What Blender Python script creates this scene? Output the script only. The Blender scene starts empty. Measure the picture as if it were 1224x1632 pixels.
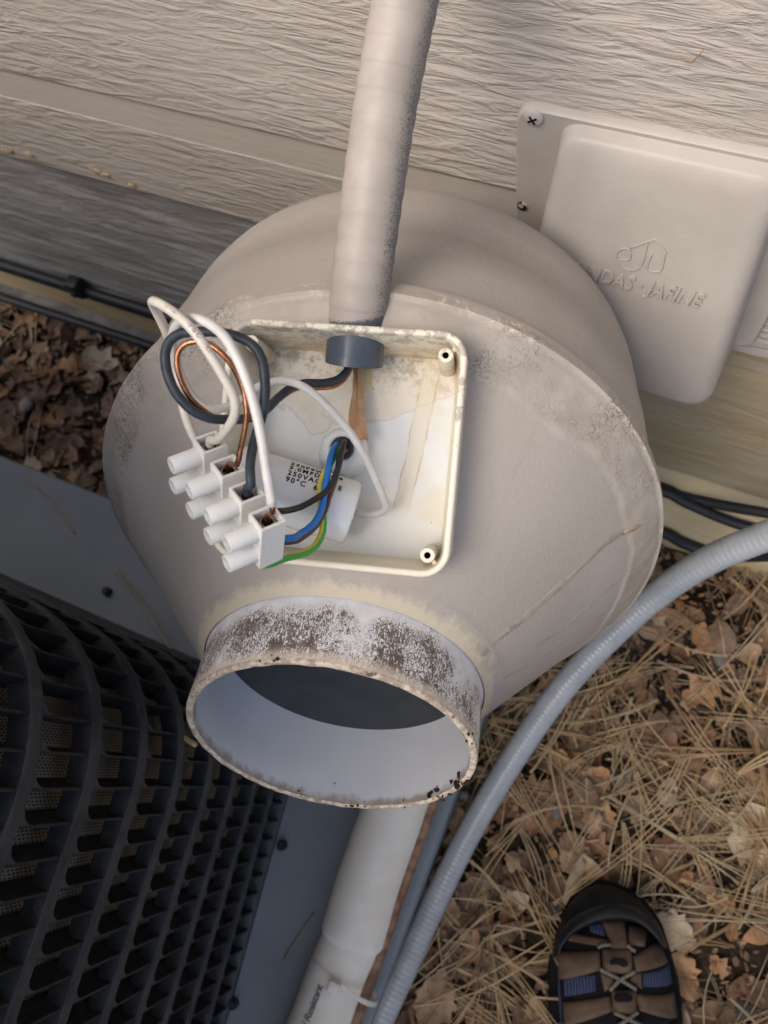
import bpy, bmesh, math, random
import numpy as np
from mathutils import Vector, Matrix, noise
random.seed(7)
S = bpy.context.scene
col = S.collection
PI = math.pi

# ------------------------------------------------------------------ camera, sky, sun, exposure
F = 1265.0                      # focal length in pixels of a 1224 x 1632 frame
H = 0.84                        # camera height above the ground
CX = np.array([0.91114273, 0.32544832, -0.25139472])     # world x seen in camera axes (right, down, forward)
CY = np.array([0.38551844, -0.89017808, 0.24277661])
CZ = np.array([-0.14489327, -0.31831398, -0.93683988])
cam_data = bpy.data.cameras.new('camera')
cam = bpy.data.objects.new('camera', cam_data)
col.objects.link(cam)
S.camera = cam
right = Vector((CX[0], CY[0], CZ[0])); down = Vector((CX[1], CY[1], CZ[1])); fwd = Vector((CX[2], CY[2], CZ[2]))
cam.matrix_world = Matrix(((right.x, -down.x, -fwd.x, 0), (right.y, -down.y, -fwd.y, 0), (right.z, -down.z, -fwd.z, H), (0, 0, 0, 1)))
cam_data.sensor_fit = 'VERTICAL'
cam_data.sensor_height = 24.0
cam_data.lens = F / 1632 * 24.0
cam_data.clip_start = 0.01
cam_data.clip_end = 300
cam_data.dof.use_dof = True
cam_data.dof.focus_distance = 0.35
cam_data.dof.aperture_fstop = 9.0

SUN_EL, SUN_AZ = math.radians(52), math.radians(207)      # azimuth measured clockwise from +y
world = bpy.data.worlds.new('World'); S.world = world
world.use_nodes = True
wn = world.node_tree.nodes; wl = world.node_tree.links
wn.clear()
wout = wn.new('ShaderNodeOutputWorld'); wbg = wn.new('ShaderNodeBackground'); sky = wn.new('ShaderNodeTexSky')
sky.sky_type = 'NISHITA'; sky.sun_disc = False
sky.sun_elevation = SUN_EL; sky.sun_rotation = SUN_AZ
sky.air_density = 1.0; sky.dust_density = 3.5; sky.ozone_density = 1.0
wbg.inputs['Strength'].default_value = 0.15
wl.new(sky.outputs[0], wbg.inputs[0]); wl.new(wbg.outputs[0], wout.inputs[0])
sun_data = bpy.data.lights.new('sun', 'SUN'); sun = bpy.data.objects.new('sun', sun_data); col.objects.link(sun)
sun_data.energy = 1.5; sun_data.angle = math.radians(35); sun_data.color = (1.0, 0.94, 0.86)
sd = Vector((math.sin(SUN_AZ) * math.cos(SUN_EL), math.cos(SUN_AZ) * math.cos(SUN_EL), math.sin(SUN_EL)))
sun.rotation_euler = sd.to_track_quat('Z', 'Y').to_euler()
S.view_settings.view_transform = 'Standard'; S.view_settings.look = 'None'
S.view_settings.gamma = 1; S.view_settings.use_curve_mapping = False
S.view_settings.exposure = 0.54

# ------------------------------------------------------------------ measuring helpers
def ray(px, py):
    r = np.array([(px - 612) / F, (py - 816) / F, 1.0])
    return Vector((float(r @ CX), float(r @ CY), float(r @ CZ)))
def dirw(v):
    v = np.array(v, float)
    return Vector((float(v @ CX), float(v @ CY), float(v @ CZ)))
def at(px, py, d): return ray(px, py) * d + Vector((0, 0, H))
def on_z(px, py, z): r = ray(px, py); return r * ((z - H) / r.z) + Vector((0, 0, H))
def on_y(px, py, y): r = ray(px, py); return r * (y / r.y) + Vector((0, 0, H))
def c1(x, y): return (220 + x / 2.7818, 460 + y / 2.7818)
CAMPOS = Vector((0, 0, H))

# ------------------------------------------------------------------ object helpers
def thing(name, label, cat, M=None, group=None):
    o = bpy.data.objects.new(name, None); col.objects.link(o)
    o.empty_display_size = 0.02
    if M is not None: o.matrix_world = M
    o['label'] = label; o['category'] = cat
    if group: o['group'] = group
    return o
def tag(o, label, cat, group=None):
    o['label'] = label; o['category'] = cat
    if group: o['group'] = group
    return o
def mesh_obj(name, verts, faces, mat, parent=None, smooth=True, uv=None, local=None, mats=None, midx=None):
    me = bpy.data.meshes.new(name)
    me.from_pydata([tuple(v) for v in verts], [], faces)
    for m in (mats or [mat]): me.materials.append(m)
    if midx is not None: me.polygons.foreach_set('material_index', midx)
    if uv is not None:
        lay = me.uv_layers.new(name='UVMap')
        flat = [c for f in uv for p in f for c in p]
        lay.data.foreach_set('uv', flat)
    me.polygons.foreach_set('use_smooth', [smooth] * len(me.polygons))
    me.update()
    return link(name, me, parent, local)
def link(name, me, parent=None, local=None):
    o = bpy.data.objects.new(name, me); col.objects.link(o)
    if parent is not None: o.parent = parent
    if local is not None: o.matrix_local = local
    return o
def bm_obj(name, bm, mat, parent=None, smooth=False, local=None, mats=None, sharp=35):
    bmesh.ops.recalc_face_normals(bm, faces=bm.faces[:])
    me = bpy.data.meshes.new(name); bm.to_mesh(me); bm.free()
    for m in (mats or [mat]): me.materials.append(m)
    me.polygons.foreach_set('use_smooth', [smooth] * len(me.polygons))
    if smooth: me.set_sharp_from_angle(angle=math.radians(sharp))
    me.update()
    return link(name, me, parent, local)
def add_box(bm, lo, hi, M=None, bev=0.0):
    g = bmesh.ops.create_cube(bm, size=1)
    c = [(a + b) / 2 for a, b in zip(lo, hi)]; s = [abs(b - a) for a, b in zip(lo, hi)]
    for v in g['verts']:
        v.co = Vector((v.co.x * s[0] + c[0], v.co.y * s[1] + c[1], v.co.z * s[2] + c[2]))
    vs = g['verts']
    if bev > 0:
        es = list({e for v in vs for e in v.link_edges})
        r = bmesh.ops.bevel(bm, geom=es, offset=bev, segments=2, affect='EDGES', profile=0.5)
        vs = list(set(r['verts']) | {v for v in vs if v.is_valid})
    if M is not None:
        for v in vs: v.co = M @ v.co
    return vs
def add_cyl(bm, p, q, r, n=20, r2=None, caps=True):
    p = Vector(p); q = Vector(q); d = q - p
    g = bmesh.ops.create_cone(bm, cap_ends=caps, segments=n, radius1=r, radius2=r if r2 is None else r2, depth=d.length)
    M = Matrix.Translation((p + q) / 2) @ d.to_track_quat('Z', 'Y').to_matrix().to_4x4()
    for v in g['verts']: v.co = M @ v.co
    return g['verts']
def catmull(pts, step):
    P = [Vector(p) for p in pts]
    P = [P[0] * 2 - P[1]] + P + [P[-1] * 2 - P[-2]]
    out = []
    for i in range(1, len(P) - 2):
        a, b, c, d = P[i - 1:i + 3]
        n = max(2, int((c - b).length / step))
        for k in range(n):
            t = k / n
            out.append(0.5 * (2 * b + (c - a) * t + (2 * a - 5 * b + 4 * c - d) * t * t + (3 * b - a - 3 * c + d) * t ** 3))
    out.append(P[-2].copy())
    return out
def tube(name, pts, r, mat, parent=None, n=14, step=0.004, rfun=None, ref=(1, 0, 0), capend=True, mats=None, mfun=None, flat=1.0, tail=None, squash=None):
    """a swept tube; uv.x runs round it starting from ref, uv.y along it in metres"""
    P = catmull(pts, step)
    T = [(P[min(i + 1, len(P) - 1)] - P[max(i - 1, 0)]).normalized() for i in range(len(P))]
    u = Vector(ref); u = (u - T[0] * u.dot(T[0])).normalized()
    V = []; s = 0.0; ss = []
    for i, p in enumerate(P):
        if i: s += (p - P[i - 1]).length
        ss.append(s)
        u = (u - T[i] * u.dot(T[i])).normalized(); w = T[i].cross(u)
        for k in range(n):
            a = 2 * PI * k / n
            rr = r if rfun is None else rfun(s, a, i / (len(P) - 1))
            V.append(p + u * (math.cos(a) * rr) + w * (math.sin(a) * rr * flat))
    Fc = []; uv = []; mi = []
    for i in range(len(P) - 1):
        for k in range(n):
            k2 = (k + 1) % n
            Fc.append((i * n + k, i * n + k2, (i + 1) * n + k2, (i + 1) * n + k))
            uv.append(((k / n, ss[i]), ((k + 1) / n, ss[i]), ((k + 1) / n, ss[i + 1]), (k / n, ss[i + 1])))
            mi.append(mfun(k / n, ss[i]) if mfun else 0)
    if capend:
        L = len(P) - 1
        Fc.append(tuple(range(n - 1, -1, -1))); uv.append(tuple((0, 0) for _ in range(n))); mi.append(0)
        Fc.append(tuple(range(L * n, L * n + n))); uv.append(tuple((0, ss[-1]) for _ in range(n))); mi.append(0)
    return mesh_obj(name, V, Fc, mat, parent, True, uv, None, mats, mi)
def lathe(name, prof, mat, parent=None, n=128, local=None, dfun=None, drop=None, smooth=True):
    """profile of (z, radius) turned about local z; dfun moves a vertex along its radius"""
    V = []
    for j, (z, r) in enumerate(prof):
        for k in range(n):
            a = 2 * PI * k / n
            rr, zz = (r, z) if dfun is None else dfun(z, r, a, j)
            V.append(Vector((math.cos(a) * rr, math.sin(a) * rr, zz)))
    Fc = []
    for j in range(len(prof) - 1):
        for k in range(n):
            f = (j * n + k, j * n + (k + 1) % n, (j + 1) * n + (k + 1) % n, (j + 1) * n + k)
            if drop is not None and drop(sum((V[i] for i in f), Vector()) / 4): continue
            Fc.append(f)
    return mesh_obj(name, V, Fc, mat, parent, smooth, None, local)
def rrect(hx, hy, r, n=8, cx=0, cy=0):
    out = []
    for sx, sy, a0 in ((1, 1, 0), (-1, 1, PI / 2), (-1, -1, PI), (1, -1, 1.5 * PI)):
        for k in range(n + 1):
            a = a0 + PI / 2 * k / n
            out.append((cx + sx * (hx - r) + r * math.cos(a), cy + sy * (hy - r) + r * math.sin(a)))
    return out
def loops_mesh(loops, cap0=False, cap1=False):
    n = len(loops[0]); V = [v for l in loops for v in l]; Fc = []
    for j in range(len(loops) - 1):
        for k in range(n):
            Fc.append((j * n + k, j * n + (k + 1) % n, (j + 1) * n + (k + 1) % n, (j + 1) * n + k))
    if cap0: Fc.append(tuple(range(n - 1, -1, -1)))
    if cap1: Fc.append(tuple(range((len(loops) - 1) * n, len(loops) * n)))
    return V, Fc
def text_mesh(body, size, extrude, shear=0.0, spacing=1.0, bold=0.0, bevel=0.0):
    cu = bpy.data.curves.new('lettering', 'FONT')
    cu.body = body; cu.size = size; cu.extrude = extrude; cu.shear = shear; cu.space_character = spacing
    cu.offset = bold; cu.align_x = 'LEFT'; cu.resolution_u = 3; cu.bevel_depth = bevel; cu.bevel_resolution = 1
    t = bpy.data.objects.new('lettering', cu); col.objects.link(t)
    dg = bpy.context.evaluated_depsgraph_get()
    me = bpy.data.meshes.new_from_object(t.evaluated_get(dg))
    bpy.data.objects.remove(t); bpy.data.curves.remove(cu)
    return me
def basis(o, x, y, z):
    return Matrix(((x[0], y[0], z[0], o[0]), (x[1], y[1], z[1], o[1]), (x[2], y[2], z[2], o[2]), (0, 0, 0, 1)))

# ------------------------------------------------------------------ materials
class G:
    """tiny node-graph writer around one Principled material"""
    def __init__(self, name, rough=0.5, spec=0.5, metal=0.0):
        self.m = bpy.data.materials.new(name); self.m.use_nodes = True
        self.t = self.m.node_tree; self.b = self.t.nodes['Principled BSDF']
        self.b.inputs['Roughness'].default_value = rough
        self.b.inputs['Specular IOR Level'].default_value = spec
        self.b.inputs['Metallic'].default_value = metal
        self._o = None; self._sep = None; self._uv = None; self.h = None
    def n(self, k, **kw):
        x = self.t.nodes.new(k)
        for a, v in kw.items(): setattr(x, a, v)
        return x
    def put(self, sock, v):
        if isinstance(v, (int, float)): sock.default_value = v
        elif isinstance(v, (tuple, list)): sock.default_value = tuple(v) + ((1,) if len(v) == 3 and len(sock.default_value) == 4 else ())
        else: self.t.links.new(v, sock)
    def obj(self):
        if not self._o: self._o = self.n('ShaderNodeTexCoord').outputs['Object']
        return self._o
    def uv(self):
        if not self._uv: self._uv = self.n('ShaderNodeTexCoord').outputs['UV']
        return self._uv
    def xyz(self, v=None):
        s = self.n('ShaderNodeSeparateXYZ'); self.put(s.inputs[0], v if v is not None else self.obj()); return s.outputs
    def comb(self, x, y, z):
        c = self.n('ShaderNodeCombineXYZ')
        for i, v in enumerate((x, y, z)): self.put(c.inputs[i], v)
        return c.outputs[0]
    def scale(self, s, v=None, loc=(0, 0, 0), rot=(0, 0, 0)):
        m = self.n('ShaderNodeMapping'); self.put(m.inputs['Vector'], v if v is not None else self.obj())
        m.inputs['Scale'].default_value = s; m.inputs['Location'].default_value = loc; m.inputs['Rotation'].default_value = rot
        return m.outputs[0]
    def noise(self, scale, v=None, detail=3, rough=0.55, dist=0.0, color=False):
        x = self.n('ShaderNodeTexNoise'); self.put(x.inputs['Vector'], v if v is not None else self.obj())
        self.put(x.inputs['Scale'], scale); x.inputs['Detail'].default_value = detail
        x.inputs['Roughness'].default_value = rough; x.inputs['Distortion'].default_value = dist
        return x.outputs['Color' if color else 'Fac']
    def voro(self, scale, v=None, feature='F1'):
        x = self.n('ShaderNodeTexVoronoi', feature=feature); self.put(x.inputs['Vector'], v if v is not None else self.obj())
        x.inputs['Scale'].default_value = scale
        return x.outputs[0]
    def math(self, op, a, b=0.0, c=0.0, clamp=False):
        x = self.n('ShaderNodeMath', operation=op); x.use_clamp = clamp
        self.put(x.inputs[0], a); self.put(x.inputs[1], b); self.put(x.inputs[2], c)
        return x.outputs[0]
    def ramp(self, v, lo, hi, a=0.0, b=1.0):
        x = self.n('ShaderNodeMapRange'); x.clamp = True; x.interpolation_type = 'SMOOTHSTEP'
        self.put(x.inputs[0], v)
        if lo <= hi: x.inputs[1].default_value, x.inputs[2].default_value, x.inputs[3].default_value, x.inputs[4].default_value = lo, hi, a, b
        else: x.inputs[1].default_value, x.inputs[2].default_value, x.inputs[3].default_value, x.inputs[4].default_value = hi, lo, b, a
        return x.outputs[0]
    def mix(self, f, a, b):
        x = self.n('ShaderNodeMix', data_type='RGBA'); self.put(x.inputs[0], f); self.put(x.inputs[6], a); self.put(x.inputs[7], b)
        return x.outputs[2]
    def color(self, v): self.put(self.b.inputs['Base Color'], v); return self
    def rough(self, v): self.put(self.b.inputs['Roughness'], v); return self
    def bump(self, h, dist=0.001, strength=1.0):
        x = self.n('ShaderNodeBump'); x.inputs['Strength'].default_value = strength; x.inputs['Distance'].default_value = dist
        self.put(x.inputs['Height'], h)
        if self.h is not None: self.t.links.new(self.h, x.inputs['Normal'])
        self.h = x.outputs[0]; self.put(self.b.inputs['Normal'], self.h); return self
    def mottled(self, a, b, scale, v=None, lo=0.35, hi=0.65, detail=4):
        return self.mix(self.ramp(self.noise(scale, v, detail), lo, hi), a, b)

MAT = {}
def plain(name, c, rough=0.5, spec=0.5, metal=0.0, var=0.12, scale=60, bump=0.0, bscale=400):
    g = G(name, rough, spec, metal)
    g.color(g.mottled([x * (1 - var) for x in c], [min(1, x * (1 + var)) for x in c], scale))
    if bump: g.bump(g.noise(bscale, detail=2), bump)
    MAT[name] = g.m
    return g.m

TAUPE = (0.42, 0.365, 0.315)
plain('foundation_grey', (0.19, 0.18, 0.17), 0.8, 0.2, var=0.25, scale=40, bump=0.001, bscale=120)
# embossed hardboard siding
def siding_mat(name, c0, c1, strength, zs=150, grey=None, dark=None):
    g = G(name, 0.62, 0.35)
    w = g.noise(7, g.scale((1, 1, 3)), 3, 0.5, color=True)
    p = g.n('ShaderNodeVectorMath', operation='MULTIPLY_ADD')
    g.put(p.inputs[0], w); p.inputs[1].default_value = (0.02, 0.0, 0.004); g.put(p.inputs[2], g.obj())
    v = p.outputs[0]
    a = g.noise(1.0, g.scale((30, 30, zs * 1.15), v), 4, 0.55, 0.7)
    b = g.noise(1.0, g.scale((75, 75, zs * 2.3), v), 3, 0.6, 0.5)
    patch = g.ramp(g.noise(4.0, g.scale((1, 1, 3.5)), 2), 0.32, 0.62)
    hgt = g.math('ADD', g.math('MULTIPLY', g.ramp(a, 0.28, 0.72), g.math('ADD', g.math('MULTIPLY', patch, 0.75), 0.35)), g.math('MULTIPLY', b, 0.3))
    g.bump(hgt, 0.0036, strength * 0.40)
    g.bump(g.noise(900, detail=2), 0.0003, 0.35)
    cc = g.mix(g.ramp(g.noise(3.0, g.scale((1, 1, 6)), 5), 0.3, 0.7), c0, c1)
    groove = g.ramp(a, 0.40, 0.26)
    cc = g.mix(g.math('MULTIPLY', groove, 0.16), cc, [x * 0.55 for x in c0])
    if grey:
        cc = g.mix(g.ramp(g.noise(1.0, g.scale((9, 9, 90)), 5), 0.45, 0.62), cc, grey)
    if dark:
        cc = g.mix(g.math('MULTIPLY', g.ramp(g.noise(1.0, g.scale((5, 5, 70), v), 5), 0.56, 0.7), 0.7), cc, dark)
    g.color(cc)
    MAT[name] = g.m
    return g.m
siding_mat('siding_paint', (0.41, 0.36, 0.31), (0.46, 0.405, 0.355), 1.0)
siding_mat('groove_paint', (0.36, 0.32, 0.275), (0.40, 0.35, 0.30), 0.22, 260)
siding_mat('skirt_shaded_tone', (0.25, 0.235, 0.225), (0.32, 0.30, 0.285), 0.7, 110, grey=(0.42, 0.405, 0.39), dark=(0.12, 0.115, 0.115))  # skirt board left of the fan, with its shade put into the colour
siding_mat('skirt_lit_tone', (0.34, 0.265, 0.155), (0.43, 0.345, 0.22), 0.45, 120, grey=(0.40, 0.345, 0.25), dark=(0.22, 0.17, 0.10))  # the same skirt board right of the fan, in its lit colour
siding_mat('raw_wood', (0.46, 0.34, 0.19), (0.55, 0.43, 0.26), 0.3, 120, dark=(0.22, 0.15, 0.08))

def fan_paint():
    g = G('fan_paint', 0.5, 0.4)
    x, y, z = g.xyz()
    rho = g.math('SQRT', g.math('ADD', g.math('MULTIPLY', x, x), g.math('MULTIPLY', y, y)))
    ang = g.math('ARCTAN2', y, x)
    base = g.mottled((0.375, 0.332, 0.288), (0.405, 0.36, 0.315), 14)
    base = g.mix(g.math('MULTIPLY', g.ramp(g.noise(60, detail=4), 0.55, 0.75), 0.25), base, (0.33, 0.28, 0.235))
    # glue band beside the rim: greyer, with worm-like dark scuffs in patches
    nb = g.noise(40, detail=3)
    band = g.math('MULTIPLY', g.ramp(z, 0.0225, 0.0185), g.ramp(z, -0.004, 0.0))
    base = g.mix(g.math('MULTIPLY', band, 0.7), base, g.mottled((0.33, 0.285, 0.24), (0.42, 0.37, 0.31), 50))
    worm = g.ramp(g.math('ABSOLUTE', g.math('SUBTRACT', g.noise(330, detail=3, dist=0.8), 0.5)), 0.035, 0.012)
    patch = g.ramp(g.noise(16, detail=3), 0.47, 0.62)
    base = g.mix(g.math('MULTIPLY', g.math('MULTIPLY', g.math('MULTIPLY', worm, patch), band), 0.85), base, (0.10, 0.08, 0.065))
    # chipped cream flecks on the rim edge
    rimz = g.math('MULTIPLY', g.ramp(z, -0.006, -0.002), g.ramp(z, 0.004, 0.0015))
    chip = g.math('MULTIPLY', g.ramp(g.noise(330, detail=5, rough=0.7), 0.52, 0.60), g.ramp(g.noise(28, detail=2), 0.45, 0.6))
    base = g.mix(g.math('MULTIPLY', g.math('MULTIPLY', rimz, chip), 0.8), base, (0.68, 0.58, 0.43))
    # cream overspray ring where the outlet pipe leaves the cone
    nz = g.math('ADD', z, g.math('MULTIPLY', g.math('SUBTRACT', g.noise(130, detail=6, rough=0.75), 0.5), 0.014))
    base = g.mix(g.math('MULTIPLY', g.ramp(nz, 0.0900, 0.0945), 0.7), base, (0.62, 0.54, 0.39))
    base = g.mix(g.math('MULTIPLY', g.math('MULTIPLY', g.ramp(z, 0.088, 0.094), g.ramp(g.noise(35, detail=4), 0.52, 0.66)), 0.7), base, (0.22, 0.16, 0.11))
    # long dirty streaks down the cone
    st = g.noise(1.0, g.comb(g.math('MULTIPLY', ang, 9.0), g.math('MULTIPLY', z, 7.0), 0.0), 4, 0.6)
    base = g.mix(g.math('MULTIPLY', g.math('MULTIPLY', g.ramp(st, 0.60, 0.78), g.ramp(z, 0.012, 0.03)), 0.30), base, (0.25, 0.205, 0.165))
    # scattered scratches and specks
    sp = g.ramp(g.noise(210, detail=5, rough=0.7), 0.705, 0.74)
    base = g.mix(g.math('MULTIPLY', sp, 0.6), base, (0.16, 0.13, 0.11))
    g.color(base)
    g.bump(g.noise(480, None, 2, 0.5, 0.4), 0.0004, 0.55)
    g.bump(g.math('MULTIPLY', worm, g.math('MULTIPLY', patch, band)), 0.0006, 0.5)
    g.rough(g.ramp(g.noise(30), 0.3, 0.7, 0.42, 0.58))
    MAT['fan_paint'] = g.m
fan_paint()
def pipe_white():
    g = G('outlet_white', 0.55, 0.35)
    x, y, z = g.xyz()
    ang = g.math('ARCTAN2', y, x)
    v = g.comb(g.math('MULTIPLY', ang, 0.066), g.math('MULTIPLY', z, 0.55), 0.0)
    vw = g.comb(g.math('MULTIPLY', ang, 0.066), g.math('MULTIPLY', z, 0.42), 0.0)
    fine = g.math('MULTIPLY', g.math('ABSOLUTE', g.math('SUBTRACT', g.noise(820, vw, 2, 0.5, 1.4), 0.5)), 6.5, clamp=True)
    solid = g.ramp(g.noise(95, v, 6, 0.7), 0.50, 0.66)
    patch = g.math('MULTIPLY', g.ramp(g.noise(30, v, 4, 0.6), 0.26, 0.66), g.ramp(z, 0.0985, 0.107, 0.25, 1.0))
    amount = g.math('ADD', g.math('MULTIPLY', patch, 0.92), g.math('MULTIPLY', g.math('MULTIPLY', solid, patch), 0.8))
    dirt = g.ramp(g.math('SUBTRACT', amount, fine), 0.10, 0.26)
    c = g.mottled((0.64, 0.635, 0.64), (0.74, 0.74, 0.75), 160)
    c = g.mix(g.math('MULTIPLY', dirt, 0.92), c, g.mottled((0.055, 0.034, 0.023), (0.15, 0.10, 0.072), 260))
    edge = g.ramp(z, 0.121, 0.1265)
    c = g.mix(g.math('MULTIPLY', edge, 0.75), c, (0.66, 0.57, 0.46))
    g.color(c)
    g.bump(dirt, 0.0006, -0.7); g.bump(g.noise(420, v, 2), 0.0005, 0.35)
    MAT['outlet_white'] = g.m
    g = G('outlet_lip', 0.7, 0.3)
    n = g.noise(300, detail=5, rough=0.7)
    c = g.mix(g.ramp(n, 0.40, 0.60), (0.38, 0.30, 0.23), (0.68, 0.58, 0.45))
    c = g.mix(g.math('MULTIPLY', g.ramp(g.noise(170, detail=5, rough=0.75), 0.58, 0.66), 0.9), c, (0.09, 0.055, 0.035))
    g.color(c); g.bump(n, 0.0014, 0.9)
    MAT['outlet_lip'] = g.m
    g = G('outlet_inside', 0.32, 0.5)
    x, y, z = g.xyz()
    c = g.mottled((0.55, 0.565, 0.60), (0.61, 0.62, 0.65), 20)
    nz = g.math('ADD', z, g.math('MULTIPLY', g.math('SUBTRACT', g.noise(120, detail=5, rough=0.7), 0.5), 0.013))
    c = g.mix(g.math('MULTIPLY', g.ramp(nz, 0.1225, 0.1275), 0.8), c, (0.24, 0.18, 0.13))
    c = g.mix(g.ramp(g.noise(190, detail=3), 0.75, 0.77), c, (0.06, 0.05, 0.05))
    g.color(c); MAT['outlet_inside'] = g.m
pipe_white()
plain('motor_grey', (0.03, 0.033, 0.038), 0.6, 0.3)
plain('black_plastic', (0.012, 0.013, 0.016), 0.6, 0.3)
def box_mats():
    g = G('box_cream', 0.42, 0.45)
    x, y, z = g.xyz()
    c = g.mottled((0.71, 0.65, 0.51), (0.77, 0.72, 0.58), 30)
    # taupe overspray still clinging to the rim, mostly along the upper and right edges
    up = g.math('MAXIMUM', g.ramp(y, 0.030, 0.048), g.math('MULTIPLY', g.ramp(x, 0.040, 0.0485), g.ramp(y, -0.03, 0.04)))
    left = g.math('MULTIPLY', g.ramp(x, -0.043, -0.0485), 0.55)
    msk = g.math('ADD', g.math('MULTIPLY', g.math('MAXIMUM', up, left), 0.16), g.noise(150, detail=6, rough=0.75))
    c = g.mix(g.math('MULTIPLY', g.ramp(msk, 0.64, 0.68), 0.85), c, (0.40, 0.34, 0.29))
    # walls inside: warm dust toward the floor at the upper side
    n2 = g.noise(55, detail=6, rough=0.7)
    dusty = g.math('MULTIPLY', g.ramp(z, -0.006, -0.024), g.ramp(g.math('ADD', y, g.math('MULTIPLY', n2, 0.02)), 0.035, 0.052))
    c = g.mix(g.math('MULTIPLY', dusty, 0.75), c, g.mottled((0.47, 0.35, 0.21), (0.60, 0.49, 0.34), 120))
    g.color(c); g.bump(g.noise(380, detail=3), 0.0004, 0.5)
    MAT['box_cream'] = g.m
    g = G('box_floor', 0.34, 0.5)
    x, y, z = g.xyz()
    n = g.math('SUBTRACT', g.noise(38, detail=6, rough=0.65), 0.5)
    yy = g.math('ADD', g.math('ADD', y, g.math('MULTIPLY', n, 0.018)), g.math('MULTIPLY', g.math('SUBTRACT', g.noise(22, detail=2), 0.5), 0.05))
    c = g.mottled((0.66, 0.67, 0.66), (0.71, 0.72, 0.70), 14)
    c = g.mix(g.math('MULTIPLY', g.ramp(x, 0.018, 0.046), g.math('MULTIPLY', g.ramp(g.noise(32, detail=5), 0.38, 0.62), 0.75)), c, (0.62, 0.53, 0.38))
    top = g.ramp(yy, 0.022, 0.027)
    c = g.mix(g.math('MULTIPLY', top, 0.7), c, g.mottled((0.62, 0.53, 0.38), (0.70, 0.63, 0.49), 60))
    dirt = g.math('MULTIPLY', g.ramp(y, 0.022, 0.043), g.ramp(g.noise(150, detail=6, rough=0.78), 0.44, 0.60))
    c = g.mix(g.math('MULTIPLY', dirt, 0.7), c, (0.30, 0.20, 0.11))
    tide = g.ramp(g.math('ABSOLUTE', g.math('SUBTRACT', yy, 0.0235)), 0.0010, 0.0003)
    c = g.mix(g.math('MULTIPLY', tide, 0.30), c, (0.45, 0.33, 0.19))
    sp = g.ramp(g.noise(420, detail=3), 0.735, 0.755)
    c = g.mix(g.math('MULTIPLY', sp, 0.7), c, (0.14, 0.10, 0.07))
    # one dried drip down the right half
    xd = g.math('SUBTRACT', g.math('ADD', x, g.math('MULTIPLY', n, 0.004)), g.math('ADD', g.math('MULTIPLY', y, 0.13), 0.0285))
    halo = g.math('MULTIPLY', g.ramp(g.math('ABSOLUTE', xd), 0.0040, 0.0030), g.ramp(y, -0.0235, -0.0225))
    c = g.mix(g.math('MULTIPLY', halo, 0.5), c, (0.66, 0.58, 0.42))
    line = g.math('MULTIPLY', g.ramp(g.math('ABSOLUTE', g.math('SUBTRACT', g.math('ABSOLUTE', xd), 0.0034)), 0.0006, 0.0002), g.ramp(y, -0.0235, -0.022))
    c = g.mix(g.math('MULTIPLY', line, g.ramp(g.noise(90), 0.4, 0.6, 0.2, 0.7)), c, (0.50, 0.38, 0.22))
    g.color(c); g.bump(dirt, 0.0005, 0.4)
    MAT['box_floor'] = g.m
box_mats()
plain('glossy_white', (0.74, 0.745, 0.73), 0.10, 0.6, var=0.02, scale=20)
plain('terminal_white', (0.70, 0.69, 0.655), 0.38, 0.45, var=0.03, scale=40, bump=0.0002, bscale=500)
g = G('wire_white', 0.4, 0.45)
wu, wv_, _ = g.xyz(g.uv())
c = g.mottled((0.58, 0.53, 0.45), (0.65, 0.60, 0.52), 90)
ch = g.ramp(g.noise(1.0, g.comb(g.math('MULTIPLY', wu, 14.0), g.math('MULTIPLY', wv_, 1900.0), 0.0), 2), 0.48, 0.54)
wd_ = g.ramp(g.noise(1.0, g.comb(2.0, g.math('MULTIPLY', wv_, 130.0), 5.0), 1), 0.48, 0.54)
bandp = g.ramp(g.math('ABSOLUTE', g.math('SUBTRACT', wu, 0.80)), 0.09, 0.07)
c = g.mix(g.math('MULTIPLY', g.math('MULTIPLY', ch, wd_), g.math('MULTIPLY', g.math('MULTIPLY', bandp, g.ramp(wv_, .055, .060)), g.math('MULTIPLY', g.ramp(wv_, .085, .080), 0.85))), c, (0.04, 0.04, 0.045))
g.color(c); MAT['wire_white'] = g.m
plain('wire_bright', (0.60, 0.575, 0.54), 0.38, 0.45, var=0.05, scale=90, bump=0.0002)
plain('wire_black', (0.028, 0.036, 0.048), 0.5, 0.4, var=0.25, scale=200, bump=0.0002)
plain('wire_dark', (0.018, 0.017, 0.02), 0.4, 0.45)
plain('wire_blue', (0.010, 0.17, 0.55), 0.35, 0.5, var=0.06)
plain('wire_brown', (0.10, 0.045, 0.032), 0.4, 0.45)
plain('wire_yellow', (0.66, 0.55, 0.05), 0.4, 0.45, var=0.05)
plain('wire_green', (0.05, 0.34, 0.06), 0.4, 0.45, var=0.05)
g = G('copper', 0.38, 0.5, 1.0); g.color(g.mottled((0.30, 0.125, 0.065), (0.44, 0.20, 0.11), 220)); g.bump(g.noise(700), 0.0002); MAT['copper'] = g.m
g = G('kraft_paper', 0.85, 0.2); g.color(g.mottled((0.36, 0.21, 0.115), (0.45, 0.28, 0.165), 150)); g.bump(g.noise(1.0, g.scale((900, 900, 60)), 3), 0.0003); MAT['kraft_paper'] = g.m
g = G('gland_plastic', 0.25, 0.5); g.color(g.mottled((0.66, 0.70, 0.73), (0.72, 0.75, 0.77), 80)); g.b.inputs['Subsurface Weight'].default_value = 0.4; g.b.inputs['Subsurface Radius'].default_value = (0.004, 0.004, 0.004); g.b.inputs['Subsurface Scale'].default_value = 1.0; MAT['gland_plastic'] = g.m
plain('ink', (0.012, 0.012, 0.014), 0.6, 0.2)
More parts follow.
